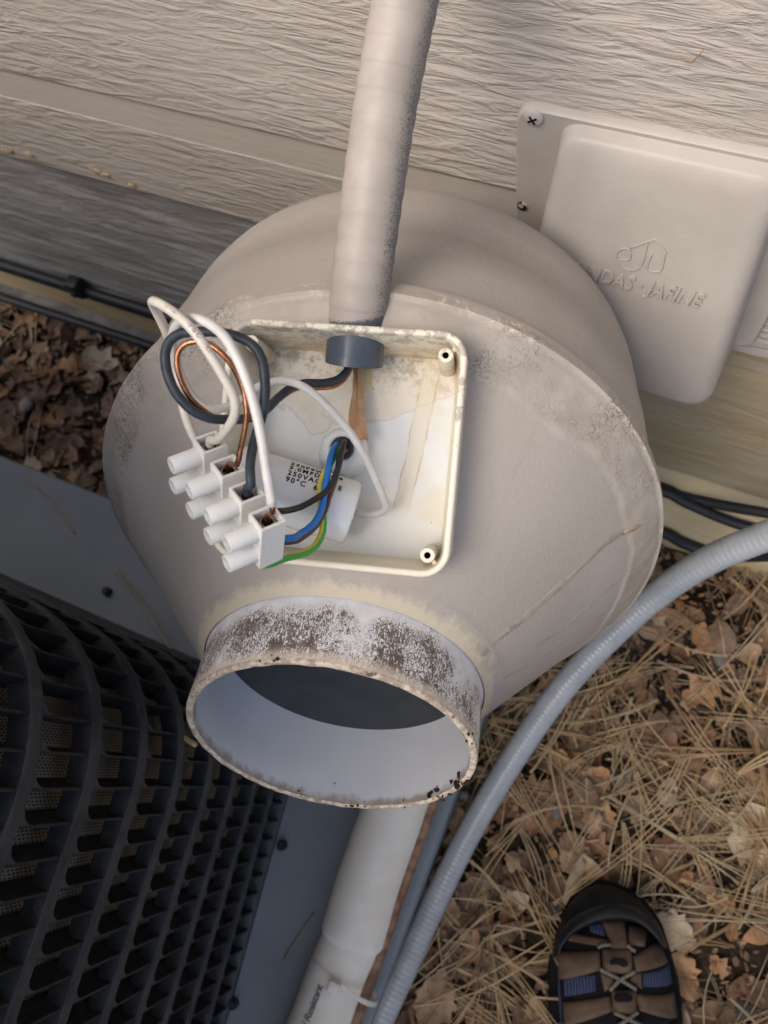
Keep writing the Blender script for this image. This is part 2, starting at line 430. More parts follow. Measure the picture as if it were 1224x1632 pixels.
plain('ink_grey', (0.09, 0.09, 0.095), 0.6, 0.2)
plain('screw_metal', (0.35, 0.31, 0.26), 0.4, 0.5, 1.0, var=0.3, scale=400)
def conduit_mats():
    g = G('painted_conduit', 0.5, 0.4)
    u, v, _ = g.xyz(g.uv())
    side = g.math('COSINE', g.math('MULTIPLY', u, 2 * PI))            # +1 on the side that never got paint
    side = g.math('ADD', side, g.math('MULTIPLY', g.ramp(v, 0.0235, 0.0175), 1.9))
    fine = g.math('SUBTRACT', g.noise(1500, detail=3, rough=0.7), 0.5)
    wide = g.math('SUBTRACT', g.noise(40, detail=3), 0.5)
    bare = g.ramp(g.math('ADD', side, g.math('ADD', g.math('MULTIPLY', fine, 2.6), g.math('MULTIPLY', wide, 0.4))), 0.74, 1.05)
    bare = g.math('MAXIMUM', bare, g.ramp(v, 0.0165, 0.0155))
    paint = g.mottled((0.335, 0.29, 0.248), (0.385, 0.335, 0.29), 45)
    ring = g.ramp(g.math('SINE', g.math('MULTIPLY', v, 2 * PI / 0.0089)), -0.80, -1.0)
    paint = g.mix(g.math('MULTIPLY', ring, g.ramp(g.noise(26), 0.4, 0.65, 0.03, 0.32)), paint, (0.28, 0.235, 0.20))
    pvc = g.mottled((0.065, 0.080, 0.10), (0.095, 0.112, 0.135), 60)
    g.color(g.mix(bare, paint, pvc))
    g.rough(g.mix(bare, (0.5, 0.5, 0.5), (0.3, 0.3, 0.3)))
    g.bump(bare, 0.0003, -0.4); g.bump(g.noise(350, detail=3), 0.0003, 0.4)
    MAT['painted_conduit'] = g.m
    g = G('grey_conduit', 0.28, 0.5)
    u, v, _ = g.xyz(g.uv())
    c = g.mottled((0.30, 0.325, 0.35), (0.36, 0.385, 0.41), 40)
    c = g.mix(g.math('MULTIPLY', g.ramp(g.noise(55, detail=5), 0.55, 0.75), 0.3), c, (0.30, 0.27, 0.23))
    du = g.math('ABSOLUTE', g.math('SUBTRACT', u, 0.12))
    txt = g.math('MULTIPLY', g.ramp(du, 0.034, 0.026), g.ramp(g.noise(1.0, g.comb(g.math('MULTIPLY', u, 60.0), g.math('MULTIPLY', v, 420.0), 0.0), 3, 0.6), 0.50, 0.56))
    words = g.ramp(g.noise(1.0, g.comb(0.0, g.math('MULTIPLY', v, 55.0), 3.0), 1), 0.40, 0.46)
    c = g.mix(g.math('MULTIPLY', g.math('MULTIPLY', txt, words), 0.8), c, (0.03, 0.035, 0.045))
    g.color(c); MAT['grey_conduit'] = g.m
conduit_mats()
def pvc_jacket():
    g = G('woven_jacket', 0.6, 0.35)
    u, v, _ = g.xyz(g.uv())
    wa = g.math('SINE', g.math('MULTIPLY', u, 2 * PI * 72)); wb = g.math('SINE', g.math('MULTIPLY', v, 2 * PI / 0.0028))
    wv = g.math('MULTIPLY', wa, wb)
    c = g.mottled((0.78, 0.755, 0.69), (0.83, 0.805, 0.745), 30)
    side = g.ramp(g.noise(18, detail=4), 0.5, 0.7)
    c = g.mix(g.math('MULTIPLY', side, 0.4), c, (0.66, 0.61, 0.51))
    c = g.mix(g.ramp(wv, 0.1, -0.7, 0.0, 0.22), c, (0.40, 0.37, 0.30))
    g.color(c); g.bump(wv, 0.0006, 0.6)
    MAT['woven_jacket'] = g.m
pvc_jacket()
plain('brown_tube', (0.20, 0.115, 0.075), 0.6, 0.3, var=0.35, scale=120, bump=0.0006, bscale=200)
plain('tie_plastic', (0.62, 0.60, 0.55), 0.35, 0.5, var=0.05)
g = G('pad_coating', 0.5, 0.4); g.color(g.mottled((0.165, 0.195, 0.225), (0.20, 0.23, 0.26), 9)); g.bump(g.noise(240, detail=3), 0.0005, 0.5); MAT['pad_coating'] = g.m
c_ = g.mix(g.math('MULTIPLY', g.ramp(g.noise(26, detail=6, rough=0.7), 0.55, 0.72), 0.4), g.mottled((0.165, 0.195, 0.225), (0.20, 0.23, 0.26), 9), (0.19, 0.18, 0.165)); g.color(c_)
g = G('grille_plastic', 0.42, 0.45); c = g.mottled((0.032, 0.035, 0.040), (0.050, 0.054, 0.060), 45)
c = g.mix(g.math('MULTIPLY', g.ramp(g.noise(75, detail=6, rough=0.75), 0.54, 0.70), 0.35), c, (0.13, 0.115, 0.095)); g.color(c); g.bump(g.noise(300, detail=2), 0.0004); MAT['grille_plastic'] = g.m
plain('louvre_plastic', (0.020, 0.0215, 0.024), 0.5, 0.35, var=0.3, scale=40)
def coil():
    g = G('coil_mesh', 0.6, 0.4)
    x, y, z = g.xyz(g.uv())
    a = g.math('SINE', g.math('MULTIPLY', x, 2 * PI / 0.0018)); b = g.math('SINE', g.math('ADD', g.math('MULTIPLY', y, 2 * PI / 0.0036), g.math('MULTIPLY', g.math('FLOOR', g.math('MULTIPLY', x, 1 / 0.0018)), PI)))
    hole = g.math('MULTIPLY', g.ramp(a, -0.35, 0.2), g.ramp(b, -0.45, 0.1))
    g.color(g.mix(hole, g.mottled((0.23, 0.20, 0.165), (0.31, 0.27, 0.23), 25), (0.006, 0.006, 0.006)))
    g.bump(hole, 0.0012, -0.6)
    MAT['coil_mesh'] = g.m
coil()
plain('cable_black', (0.014, 0.016, 0.02), 0.5, 0.4)
def ground_mats():
    g = G('soil', 0.95, 0.15)
    c = g.mottled((0.028, 0.020, 0.014), (0.07, 0.050, 0.034), 22, detail=6)
    c = g.mix(g.ramp(g.noise(110, detail=5, rough=0.7), 0.5, 0.68), c, (0.11, 0.08, 0.052))
    g.color(c); g.bump(g.noise(90, detail=6, rough=0.7), 0.012, 1.0); MAT['soil'] = g.m
    for i, (a, b) in enumerate((((0.36, 0.255, 0.135), (0.49, 0.365, 0.205)), ((0.26, 0.16, 0.08), (0.37, 0.24, 0.122)), ((0.31, 0.245, 0.15), (0.42, 0.34, 0.21)), ((0.13, 0.085, 0.05), (0.22, 0.145, 0.09)))):
        g = G('needle_straw_%s' % 'pale red grey brown'.split()[i], 0.55, 0.35)
        g.color(g.mottled(a, b, 45)); MAT['needle%d' % i] = g.m
    for i, (a, b) in enumerate((((0.28, 0.185, 0.115), (0.40, 0.285, 0.19)), ((0.19, 0.105, 0.062), (0.29, 0.165, 0.095)), ((0.40, 0.315, 0.215), (0.50, 0.41, 0.30)), ((0.12, 0.075, 0.05), (0.20, 0.13, 0.085)), ((0.32, 0.165, 0.075), (0.42, 0.24, 0.12)))):
        g = G('dry_leaf_%s' % 'tan brown pale dark orange'.split()[i], 0.6, 0.3)
        x, y, z = g.xyz()
        c = g.mottled(a, b, 70, detail=5)
        c = g.mix(g.math('MULTIPLY', g.ramp(g.noise(190, detail=5, rough=0.7), 0.58, 0.68), 0.6), c, (0.11, 0.07, 0.04))
        vein = g.ramp(g.math('ABSOLUTE', g.math('SUBTRACT', g.math('FRACT', g.math('ADD', g.math('MULTIPLY', x, 150.0), g.math('MULTIPLY', g.math('ABSOLUTE', y), -110.0))), 0.5)), 0.10, 0.02)
        mid = g.ramp(g.math('ABSOLUTE', y), 0.0012, 0.0004)
        vv = g.math('MAXIMUM', g.math('MULTIPLY', vein, 0.35), mid)
        c = g.mix(g.math('MULTIPLY', vv, 0.5), c, (0.55, 0.42, 0.26))
        g.color(c); g.bump(g.noise(120, detail=4), 0.0015, 0.6); g.bump(vv, 0.0005, 0.6); MAT['leaf%d' % i] = g.m
    for i, (a, b) in enumerate((((0.15, 0.14, 0.13), (0.27, 0.25, 0.23)), ((0.09, 0.088, 0.085), (0.18, 0.175, 0.17)), ((0.30, 0.255, 0.21), (0.42, 0.36, 0.31)))):
        g = G('stone_%s' % 'grey dark buff'.split()[i], 0.8, 0.3); g.color(g.mottled(a, b, 130, detail=6)); g.bump(g.noise(220, detail=5), 0.002, 0.7); MAT['stone%d' % i] = g.m
ground_mats()
plain('rubber_black', (0.010, 0.011, 0.013), 0.45, 0.25, var=0.2, scale=50, bump=0.0004, bscale=250)
g = G('strap_leather', 0.75, 0.25); g.color(g.mottled((0.070, 0.047, 0.032), (0.105, 0.072, 0.050), 60, detail=6)); g.bump(g.noise(500, detail=4), 0.0006, 0.6); MAT['strap_leather'] = g.m  # brown leather, its colour darkened in place of the wearer's shade
g = G('sock_knit', 0.9, 0.15)
gx, gy, gz = g.xyz(); kn = g.math('SINE', g.math('ADD', g.math('MULTIPLY', gx, 2 * PI / 0.0026), g.math('MULTIPLY', g.noise(120), 3.0)))
g.color(g.mix(g.ramp(kn, -0.5, 0.9), (0.018, 0.024, 0.055), (0.07, 0.09, 0.17))); g.bump(kn, 0.0008, 0.8); MAT['sock_knit'] = g.m
plain('lining_black', (0.008, 0.008, 0.010), 0.9, 0.1)
plain('cord_grey', (0.13, 0.12, 0.10), 0.7, 0.2)
plain('trouser_cloth', (0.05, 0.055, 0.07), 0.9, 0.1, var=0.2, scale=120)

siding_mat('pale_wood', (0.58, 0.46, 0.27), (0.66, 0.55, 0.36), 0.25, 120, dark=(0.36, 0.27, 0.15))

# ------------------------------------------------------------------ ground
W = 0.309                                # face of the house siding
def gz_(x, y):
    d = min(1, max(0, (y - (W - .10)) / .07)) * min(1, max(0, (x + .14) / .08))
    return -.042 * d * d * (3 - 2 * d) + 0.010 * noise.noise(Vector((x * 9, y * 9, 0))) + 0.006 * noise.noise(Vector((x * 26, y * 26, 4)))
def axis_pts(lo, hi, step, far):
    a = [lo + step * i for i in range(int((hi - lo) / step) + 1)]
    ext = [0.1, 0.3, 0.8, 2, 5, 12, 30, far]
    return [lo - e for e in reversed(ext)] + a + [a[-1] + e for e in ext]
xs = axis_pts(-1.4, 0.9, 0.02, 70); ys = axis_pts(-0.7, 0.5, 0.02, 70)
V = [(x, y, gz_(x, y) - 0.004) for y in ys for x in xs]
nx = len(xs)
Fc = [(j * nx + i, j * nx + i + 1, (j + 1) * nx + i + 1, (j + 1) * nx + i) for j in range(len(ys) - 1) for i in range(nx - 1)]
ground = mesh_obj('ground', V, Fc, MAT['soil'])
ground['kind'] = 'structure'

# ------------------------------------------------------------------ house wall
wall = thing('house_wall', 'taupe painted house wall of rough wood grain siding above weathered skirt boards with shade and light in their colour', 'wall', Matrix.Translation((0, W, 0)))
def board(name, x0, x1, z0, z1, y0, y1, mat, bev=0.002):
    bm = bmesh.new()
    cx, cz = (x0 + x1) / 2, (z0 + z1) / 2
    add_box(bm, (x0 - cx, y0, z0 - cz), (x1 - cx, y1, z1 - cz), bev=bev)
    return bm_obj(name, bm, mat, wall, local=Matrix.Translation((cx, 0, cz)))
board('siding_board', -2.6, 2.6, 0.3525, 0.4275, 0.000, 0.020, MAT['siding_paint'], 0.0012)
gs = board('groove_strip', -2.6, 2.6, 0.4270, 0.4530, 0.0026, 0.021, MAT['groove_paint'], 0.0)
for v in gs.data.vertices:
    if v.co.y < .01: v.co.y = .0032 if v.co.z > 0 else .0005
z = 0.4525
for k in range(8):
    board('siding_board', -2.6, 2.6, z, z + 0.275, 0.000, 0.020, MAT['siding_paint'], 0.003)
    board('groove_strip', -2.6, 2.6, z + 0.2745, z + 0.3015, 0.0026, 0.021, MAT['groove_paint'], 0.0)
    z += 0.301
board('skirt_board', -2.6, -0.075, 0.112, 0.372, 0.012, 0.030, MAT['skirt_shaded_tone'], 0.002)  # skirt split behind the fan; shaded tone painted into the left half
board('skirt_board', -0.073, 2.6, 0.112, 0.372, 0.012, 0.030, MAT['skirt_lit_tone'], 0.002)  # lit tone painted into the right half
board('sill_board', -2.6, -0.075, 0.0335, 0.110, 0.016, 0.040, MAT['raw_wood'], 0.003)
board('foundation_strip', -2.6, -0.075, -0.05, 0.033, 0.004, 0.042, MAT['foundation_grey'], 0.003)
board('sill_board', -0.073, 2.6, -0.09, 0.099, -0.008, 0.040, MAT['pale_wood'], 0.004)

g = G('bare_fibre', 0.9, 0.1); g.color(g.mottled((0.34, 0.25, 0.145), (0.44, 0.34, 0.22), 300)); MAT['bare_fibre'] = g.m
rf = random.Random(5)
for px, py, sz in ((12, 240, .0075), (46, 246, .006), (152, 272, .008), (166, 278, .006), (210, 295, .005), (8, 236, .004)):
    p = wall.matrix_world.inverted() @ on_y(px, py, W - .0006); bm = bmesh.new(); bmesh.ops.create_icosphere(bm, subdivisions=2, radius=1)
    for v in bm.verts:
        d = 1 + .5 * noise.noise(v.co * 1.7 + Vector((px, py, 0))); v.co = Vector((v.co.x * sz * d * .8, v.co.y * .0012, v.co.z * sz * .42 * d)) + p
    bm_obj('chipped_spot', bm, MAT['bare_fibre'], wall)
# cables along the foot of the wall
def y_at(px, py, dy): return on_y(px, py, W + dy)
ca = thing('wall_cable', 'black cable pair clipped along the shade-toned skirt board left of the fan', 'cable', Matrix.Translation((-0.6, W, 0.12)))
def child_tube(name, pts, r, mat, par, **k):
    inv = par.matrix_world.inverted()
    return tube(name, [inv @ Vector(p) for p in pts], r, mat, par, **k)
child_tube('cable_strand', [(-1.6, W + .004, .124), (-0.9, W + .004, .124), (-0.55, W + .004, .1215), (-0.3, W + .004, .120), (-0.05, W + .004, .116)], 0.0062, MAT['cable_black'], ca, n=8, step=0.03)
child_tube('cable_strand', [(-1.6, W + .006, .111), (-0.9, W + .006, .111), (-0.55, W + .006, .109), (-0.3, W + .006, .106), (-0.05, W + .006, .103)], 0.0052, MAT['cable_black'], ca, n=8, step=0.03)
cp = y_at(121, 460, 0.0)
bm = bmesh.new(); add_box(bm, (cp.x - .007 + .6, -.006, cp.z - .012 - .12), (cp.x + .009 + .6, .010, cp.z + .014 - .12), bev=.003)
add_cyl(bm, (cp.x + .6, -.009, cp.z - .12 - .002), (cp.x + .6, -.004, cp.z - .12 - .002), .0035, 12)
bm_obj('cable_clip', bm, MAT['cable_black'], ca, smooth=True)
tag(tube('ground_cable', [(-1.6, W - .003, .040), (-0.8, W - .003, .039), (-0.6, W - .003, .039), (-0.3, W - .003, .036), (-0.1, W - .003, .032)], 0.0058, MAT['cable_black'], n=8, step=0.03),
    'black cable lying low along the foot of the wall above the left leaves', 'cable')
r1 = [y_at(1030, 768, -.002), y_at(1085, 790, -.004), y_at(1150, 805, -.005), y_at(1224, 818, -.005), y_at(1330, 838, -.005)]
tag(tube('wall_cable', [r1[0] + Vector((-.2, 0, -.004))] + r1, 0.0052, MAT['cable_black'], n=8, step=0.01), 'upper black cable fanning out right of the fan under the lit-toned skirt board', 'cable')
r2 = [y_at(1030, 774, -.010), y_at(1090, 800, -.012), y_at(1150, 826, -.013), y_at(1200, 842, -.013), y_at(1330, 875, -.013)]
tag(tube('wall_cable', [r2[0] + Vector((-.2, 0, -.008))] + r2, 0.0052, MAT['cable_black'], n=8, step=0.01), 'lower branch of the black cables across the yellow sill board at right', 'cable')
r3 = [y_at(1040, 842, -.015), y_at(1085, 864, -.015), y_at(1140, 884, -.016), y_at(1200, 886, -.020), y_at(1320, 880, -.020)]
tag(tube('ground_cable', [r3[0] + Vector((-.15, 0, .0))] + r3, 0.0062, MAT['cable_black'], n=8, step=0.01), 'black cable running on the litter below the yellow sill board at right', 'cable')

# ------------------------------------------------------------------ dryer vent on the wall
vent = thing('dryer_vent', 'taupe painted vent hood with embossed maker lettering screwed to the siding', 'vent', Matrix.Translation((-0.027, W, 0.44)))
def vl(x, y, z): return Vector((x + 0.027, y, z - 0.44))
def vent_paint():
    g = G('vent_paint', 0.45, 0.4)
    g.color(g.mottled((0.39, 0.345, 0.30), (0.42, 0.375, 0.328), 30)); g.bump(g.noise(1.0, g.scale((300, 300, 900)), 3), 0.0004, 0.35)
    MAT['vent_paint'] = g.m
vent_paint()
fl = rrect(0.079, 0.0775, 0.009, 6, -0.027, 0.4445)
V, Fc = loops_mesh([[vl(x, 0.001, z) for x, z in fl], [vl(x, -0.0035, z) for x, z in fl],
                    [vl(-0.027 + (x + .027) * .985, -0.0050, 0.4445 + (z - .4445) * .985) for x, z in fl], [vl(-0.027 + (x + .027) * .955, -0.0046, 0.4445 + (z - .4445) * .955) for x, z in fl]], False, True)
o = mesh_obj('flange', V, Fc, MAT['vent_paint'], vent); o.data.set_sharp_from_angle(angle=math.radians(50))
def hood_depth(z): return 0.013 + (0.517 - z) / (0.517 - 0.3645) * 0.038
def hood_loop(ins, df, r):
    """outline of the hood, ins metres inside its edge, at the fraction df of its depth"""
    cs = [(0.0275 - ins, 0.517 - ins * 1.1), (-0.0805 + ins, 0.517 - ins * 1.1), (-0.0935 + ins, 0.3535 + ins), (0.0405 - ins, 0.3535 + ins)]
    out = []
    for i in range(4):
        p = Vector(cs[i]); a = (Vector(cs[i - 1]) - p).normalized(); b = (Vector(cs[(i + 1) % 4]) - p).normalized()
        for k in range(9):
            t = k / 8
            q = p + a * r * (1 - t) ** 2 + b * r * t ** 2
            out.append(q)
    return [vl(q.x, -(0.003 + (hood_depth(q.y) - 0.003) * df), q.y) for q in out]
LP = [hood_loop(-0.002, 0.0, .012), hood_loop(-0.0005, 0.35, .012), hood_loop(0.0005, 0.70, .012)]
for k in range(1, 7):
    a = PI / 2 * k / 6
    LP.append(hood_loop(0.0005 + 0.0095 * (1 - math.cos(a)), 0.70 + 0.30 * math.sin(a), .013))
for k in range(1, 4): LP.append(hood_loop(0.0100 + 0.007 * k, 1.0, .013))
V, Fc = loops_mesh(LP, False, True)
mesh_obj('hood', V, Fc, MAT['vent_paint'], vent)
hx = Vector((1, 0, 0)); hy = Vector((0, 0.038, 0.1525)).normalized(); hn = hx.cross(hy)
def on_hood(px, py):
    r = ray(px, py); p0 = Vector((0, W - hood_depth(0.44), 0.44))
    return CAMPOS + r * ((p0 - CAMPOS).dot(hn) / r.dot(hn))
vi = vent.matrix_world.inverted()
p0 = on_hood(1024, 466)
me = text_mesh('DUNDAS \u00b7 JAFINE', 0.0138, 0.0005, 0.22, 1.0, 0.0002, 0.0002); me.materials.append(MAT['vent_paint'])
xsr = [v.co.x for v in me.vertices]; full = max(xsr) - min(xsr)
k = 0.74
link('lettering', me, vent, vi @ basis(p0 + hn * 0.0004 - hx * full * 0.60 * k, hx * k, hy, hn))
lg = on_hood(1022, 408)
def logo_line(pts):
    P = [vi @ (lg + hx * x + hy * y + hn * 0.0003) for x, y in pts]
    return tube('emblem_line', P, 0.0005, MAT['vent_paint'], vent, n=8, step=0.0012)
s = 0.0122
logo_line([(-.55 * s, .30 * s), (.25 * s, .95 * s), (.45 * s, 1.0 * s), (1.0 * s, .50 * s), (.95 * s, .44 * s), (.98 * s, -.5 * s), (.42 * s, -.58 * s), (.40 * s, .30 * s)])
logo_line([(.1 * s, .75 * s), (.14 * s, -.3 * s), (-.1 * s, -.78 * s), (-.6 * s, -.86 * s), (-1.0 * s, -.45 * s), (-1.05 * s, -.05 * s), (-.8 * s, .2 * s), (-.5 * s, .18 * s)])
logo_line([(-.5 * s, .16 * s), (-.45 * s, -.3 * s), (-.75 * s, -.42 * s), (-.95 * s, -.5 * s)])
bm = bmesh.new(); pS = on_y(850, 187, W - 0.005); pl = vi @ pS
g_ = bmesh.ops.create_uvsphere(bm, u_segments=20, v_segments=10, radius=1)
for v in bm.verts: v.co = Vector((v.co.x * .0055, v.co.z * -.0022 if v.co.z > 0 else 0, v.co.y * .0055)) + pl
for a in (PI / 4 + .2, -PI / 4 + .2):
    add_box(bm, (-.0026, -.00255, -.0005), (.0026, -.0010, .0005), Matrix.Translation(pl) @ Matrix.Rotation(a, 4, 'Y'))
    for f in bm.faces[-6:]: f.material_index = 1
bm_obj('screw', bm, None, vent, smooth=True, mats=[MAT['vent_paint'], MAT['ink']])
pS = vi @ on_y(832, 329, W - 0.0052)
bm = bmesh.new(); add_cyl(bm, pS + Vector((0, .001, 0)), pS + Vector((0, -.0006, 0)), .0035, 16, .0030); add_cyl(bm, pS + Vector((-.0006, .001, .0012)), pS + Vector((-.0006, -.0008, .0012)), .0017, 12)
for f in bm.faces[-14:]: f.material_index = 1
bm_obj('nail_hole', bm, None, vent, smooth=True, mats=[MAT['vent_paint'], MAT['ink']])

# ------------------------------------------------------------------ radon fan
Cc = np.array([-0.00549505, 0.01153, 0.44133114]); av = np.array([-0.14578388, 0.71755977, -0.68106904])
bc = np.array([-0.01922494, -0.02662315, 0.32]); bx = np.array([0.9902274, 0.08864494, -0.10766511]); by = np.array([-8.90848735e-02, 9.96023774e-01, 7.26205301e-04]); bn = -np.array([0.10730138, 0.00887222, 0.99418695])
FC = dirw(Cc) + Vector((0, 0, H)); A = dirw(av).normalized(); BN = dirw(bn).normalized()
FY = (BN - A * BN.dot(A)).normalized(); FX = FY.cross(A)
FM = basis(FC, FX, FY, A); FI = FM.inverted()
fan = thing('radon_fan', 'round taupe radon fan with open wiring box and dirty white outlet pipe', 'fan', FM)
BX = dirw(bx).normalized(); BX = (BX - BN * BX.dot(BN)).normalized(); BY = BN.cross(BX)
BM = basis(dirw(bc) + Vector((0, 0, H)), BX, BY, BN); BI = BM.inverted(); F2B = BI @ FM
HB = 0.0495; WT = 0.0030; FLOOR = -0.034
def in_box(p):
    q = F2B @ p
    h = HB - 0.0016; ax_, ay_ = abs(q.x), abs(q.y); c_ = h - 0.0105
    if ax_ > c_ and ay_ > c_ and math.hypot(ax_ - c_, ay_ - c_) > 0.0105: return False
    return ax_ < h and ay_ < h and q.z > -0.07
R0 = 0.152; RP = 0.0658; SP = 0.0969; SM = 0.1285
def cone_r(s): return R0 - 0.0035 + (RP + 0.001 - R0 + 0.0035) * (s - 0.004) / (SP - 0.004)
prof = [(-0.175, 0.058), (-0.165, 0.0605), (-0.150, 0.085), (-0.136, 0.118), (-0.126, 0.134), (-0.119, 0.1415), (-0.113, 0.1445), (-0.105, 0.1458), (-0.085, 0.1468), (-0.0615, 0.1476), (-0.0600, 0.1484), (-0.035, 0.1490), (-0.0072, 0.1492), (-0.0068, 0.1516), (-0.0060, 0.1524), (-0.001, 0.1526), (0.0018, 0.1522), (0.0024, 0.1510), (0.0030, 0.1499)]
m = 84
prof += [(0.004 + (SP - 0.004) * k / m, cone_r(0.004 + (SP - 0.004) * k / m)) for k in range(m + 1)]
def cone_disp(z, r, a, j):
    if z < 0.0035 or z > 0.09: return r, z
    n1 = noise.noise(Vector((math.cos(a) * 3.2, math.sin(a) * 3.2, 0))) * 0.0045 + noise.noise(Vector((math.cos(a) * 14, math.sin(a) * 14, 7))) * 0.0016
    e = 0.0200 + n1
    t = max(0.0, min(1.0, (e - z) / 0.0016 + 0.5))
    lump = 0.25 + 0.75 * noise.noise(Vector((math.cos(a) * r * 120, math.sin(a) * r * 120, z * 120))) if t > 0 else 0
    fl = max(0.0, min(1.0, (z - 0.0855) / 0.008))          # fillet where the pipe starts
    d = 0.0007 * t + 0.0004 * t * lump + 0.0018 * fl * fl
    return r + d * 0.74, z + d * 0.67
hs = lathe('housing', prof, MAT['fan_paint'], fan, n=600, dfun=cone_disp, drop=in_box); hs.data.set_sharp_from_angle(angle=math.radians(38))
def lip(z, r, a, j):
    w = noise.noise(Vector((math.cos(a) * 9, math.sin(a) * 9, 2)))
    w2 = noise.noise(Vector((math.cos(a) * 30, math.sin(a) * 30, 5)))
    return r + 0.00015 * w2, z + (0.0004 * w + 0.0002 * w2 if z > 0.127 else 0)
op = [(SP - 0.004, RP + 0.0012), (SP, RP + 0.0004), (SP + 0.002, RP)] + [(SP + 0.002 + (SM - 0.0035 - SP) * k / 8, RP) for k in range(1, 9)]
lathe('outlet_pipe', op, MAT['outlet_white'], fan, n=220, dfun=lip)
RI = RP - 0.0034
lathe('outlet_lip', [(SM - 0.0015, RP - 0.0001), (SM - 0.0006, RP - 0.0003), (SM, RP - 0.0010), (SM, RP - 0.0024), (SM - 0.0008, RI)], MAT['outlet_lip'], fan, n=300, dfun=lip)
lathe('outlet_lining', [(SM - 0.0008, RI), (SM - 0.004, RI - 0.0003), (SM - 0.02, RI - 0.0004), (0.090, RI - 0.0005), (0.0865, RI - 0.0008)], MAT['outlet_inside'], fan, n=160)
lathe('motor_shell', [(0.0866, RI + 0.0008), (0.0862, RI - 0.004), (0.080, RI - 0.010), (0.079, RI - 0.030), (0.082, 0.020), (0.084, 0.0005)], MAT['motor_grey'], fan, n=64)
# dirt crumbs on the lip
bm = bmesh.new()
def on_axis_circle(px, py, s):
    r = FI.to_3x3() @ ray(px, py); o0 = FI @ CAMPOS
    p = o0 + r * ((s - o0.z) / r.z); return math.atan2(p.y, p.x)
rc = random.Random(3)
for px, py, n_, sc in ((740, 1250, 22, 1.0), (725, 1262, 12, .8), (650, 1289, 10, .55), (705, 1275, 12, .7), (756, 1180, 8, .45), (470, 1272, 10, .45), (330, 1195, 5, .35), (560, 1292, 8, .4), (690, 1110, 6, .4), (430, 1058, 6, .4)):
    a0 = on_axis_circle(px, py, SM)
    for k in range(n_):
        a = a0 + rc.gauss(0, .05); r = rc.uniform(RI - .0005, RP + .0004); z0 = SM + rc.uniform(-.004, .0006)
        g_ = bmesh.ops.create_icosphere(bm, subdivisions=1, radius=rc.uniform(.0005, .0021) * sc)
        f_ = Vector((rc.uniform(.6, 1.6), rc.uniform(.5, 1.2), rc.uniform(.6, 1.5)))
        for v in g_['verts']: v.co = Vector((v.co.x * f_.x, v.co.y * f_.y, v.co.z * f_.z)) * rc.uniform(.8, 1.2) + Vector((math.cos(a) * r, math.sin(a) * r, z0))
o = bm_obj('dirt_crumbs', bm, MAT['soil'], fan); o['kind'] = 'stuff'
# drips and glue runs on the cone
def on_cone(px, py, off=0.0):
    o0 = FI @ CAMPOS; r = FI.to_3x3() @ ray(px, py)
    t0, t1 = 0.25, 0.25
    f = lambda t: (lambda p: math.hypot(p.x, p.y) - cone_r(p.z))(o0 + r * t)
    t = 0.25
    while t < 0.6 and f(t) > 0: t += 0.002
    lo, hi = t - 0.002, t
    for _ in range(25):
        mid = (lo + hi) / 2
        if f(mid) > 0: lo = mid
        else: hi = mid
    return o0 + r * (hi - off)
def run(pts, w, mat, h=0.00025):
    P = catmull([on_cone(x, y) for x, y in pts], 0.003); V = []; Fc = []
    for i, p in enumerate(P):
        t = (P[min(i + 1, len(P) - 1)] - P[max(i - 1, 0)]).normalized()
        nrm = Vector((p.x, p.y, 0)).normalized() * 0.74 + Vector((0, 0, 0.67)); sdir = t.cross(nrm).normalized()
        ww = w * (0.75 + 0.5 * noise.noise(p * 90)) * (1 if 0 < i < len(P) - 1 else .3)
        for k in range(7):
            q = (k - 3) / 3
            V.append(p + sdir * ww * q + nrm * (h * (1 - q * q) + (0.00012 if abs(q) < 1 else -.0002)))
    for i in range(len(P) - 1):
        for k in range(6): Fc.append((i * 7 + k, i * 7 + k + 1, (i + 1) * 7 + k + 1, (i + 1) * 7 + k))
    return mesh_obj('glue_run', V, Fc, mat, fan)
g = G('glue_paint', 0.45, 0.4); c = g.mottled((0.31, 0.26, 0.215), (0.38, 0.325, 0.275), 60)
worm = g.ramp(g.math('ABSOLUTE', g.math('SUBTRACT', g.noise(330, detail=3, dist=0.8), 0.5)), 0.04, 0.012)
c = g.mix(g.math('MULTIPLY', g.math('MULTIPLY', worm, g.ramp(g.noise(24), .5, .6)), 0.8), c, (0.10, 0.08, 0.065)); c = g.mix(g.math('MULTIPLY', g.ramp(g.noise(140, detail=6, rough=0.75), 0.5, 0.66), 0.5), c, (0.20, 0.165, 0.135)); g.color(c); MAT['glue_paint'] = g.m
g = G('glue_amber', 0.35, 0.5); g.color(g.mottled((0.25, 0.17, 0.10), (0.36, 0.27, 0.18), 90)); MAT['glue_amber'] = g.m
run([(1000, 842), (962, 868), (925, 905), (880, 945), (830, 990), (780, 1030), (768, 1046)], 0.0034, MAT['glue_paint'], .00010)
run([(1018, 836), (1005, 842), (992, 850)], 0.0042, MAT['glue_amber'], 0.0012)
run([(995, 915), (950, 955), (900, 1000), (850, 1030)], 0.0010, MAT['glue_paint'], .00006)
run([(965, 975), (900, 1020), (840, 1060), (795, 1085)], 0.0008, MAT['glue_paint'], .00006)
run([(1050, 812), (1030, 824), (1018, 836)], 0.0013, MAT['glue_paint'])

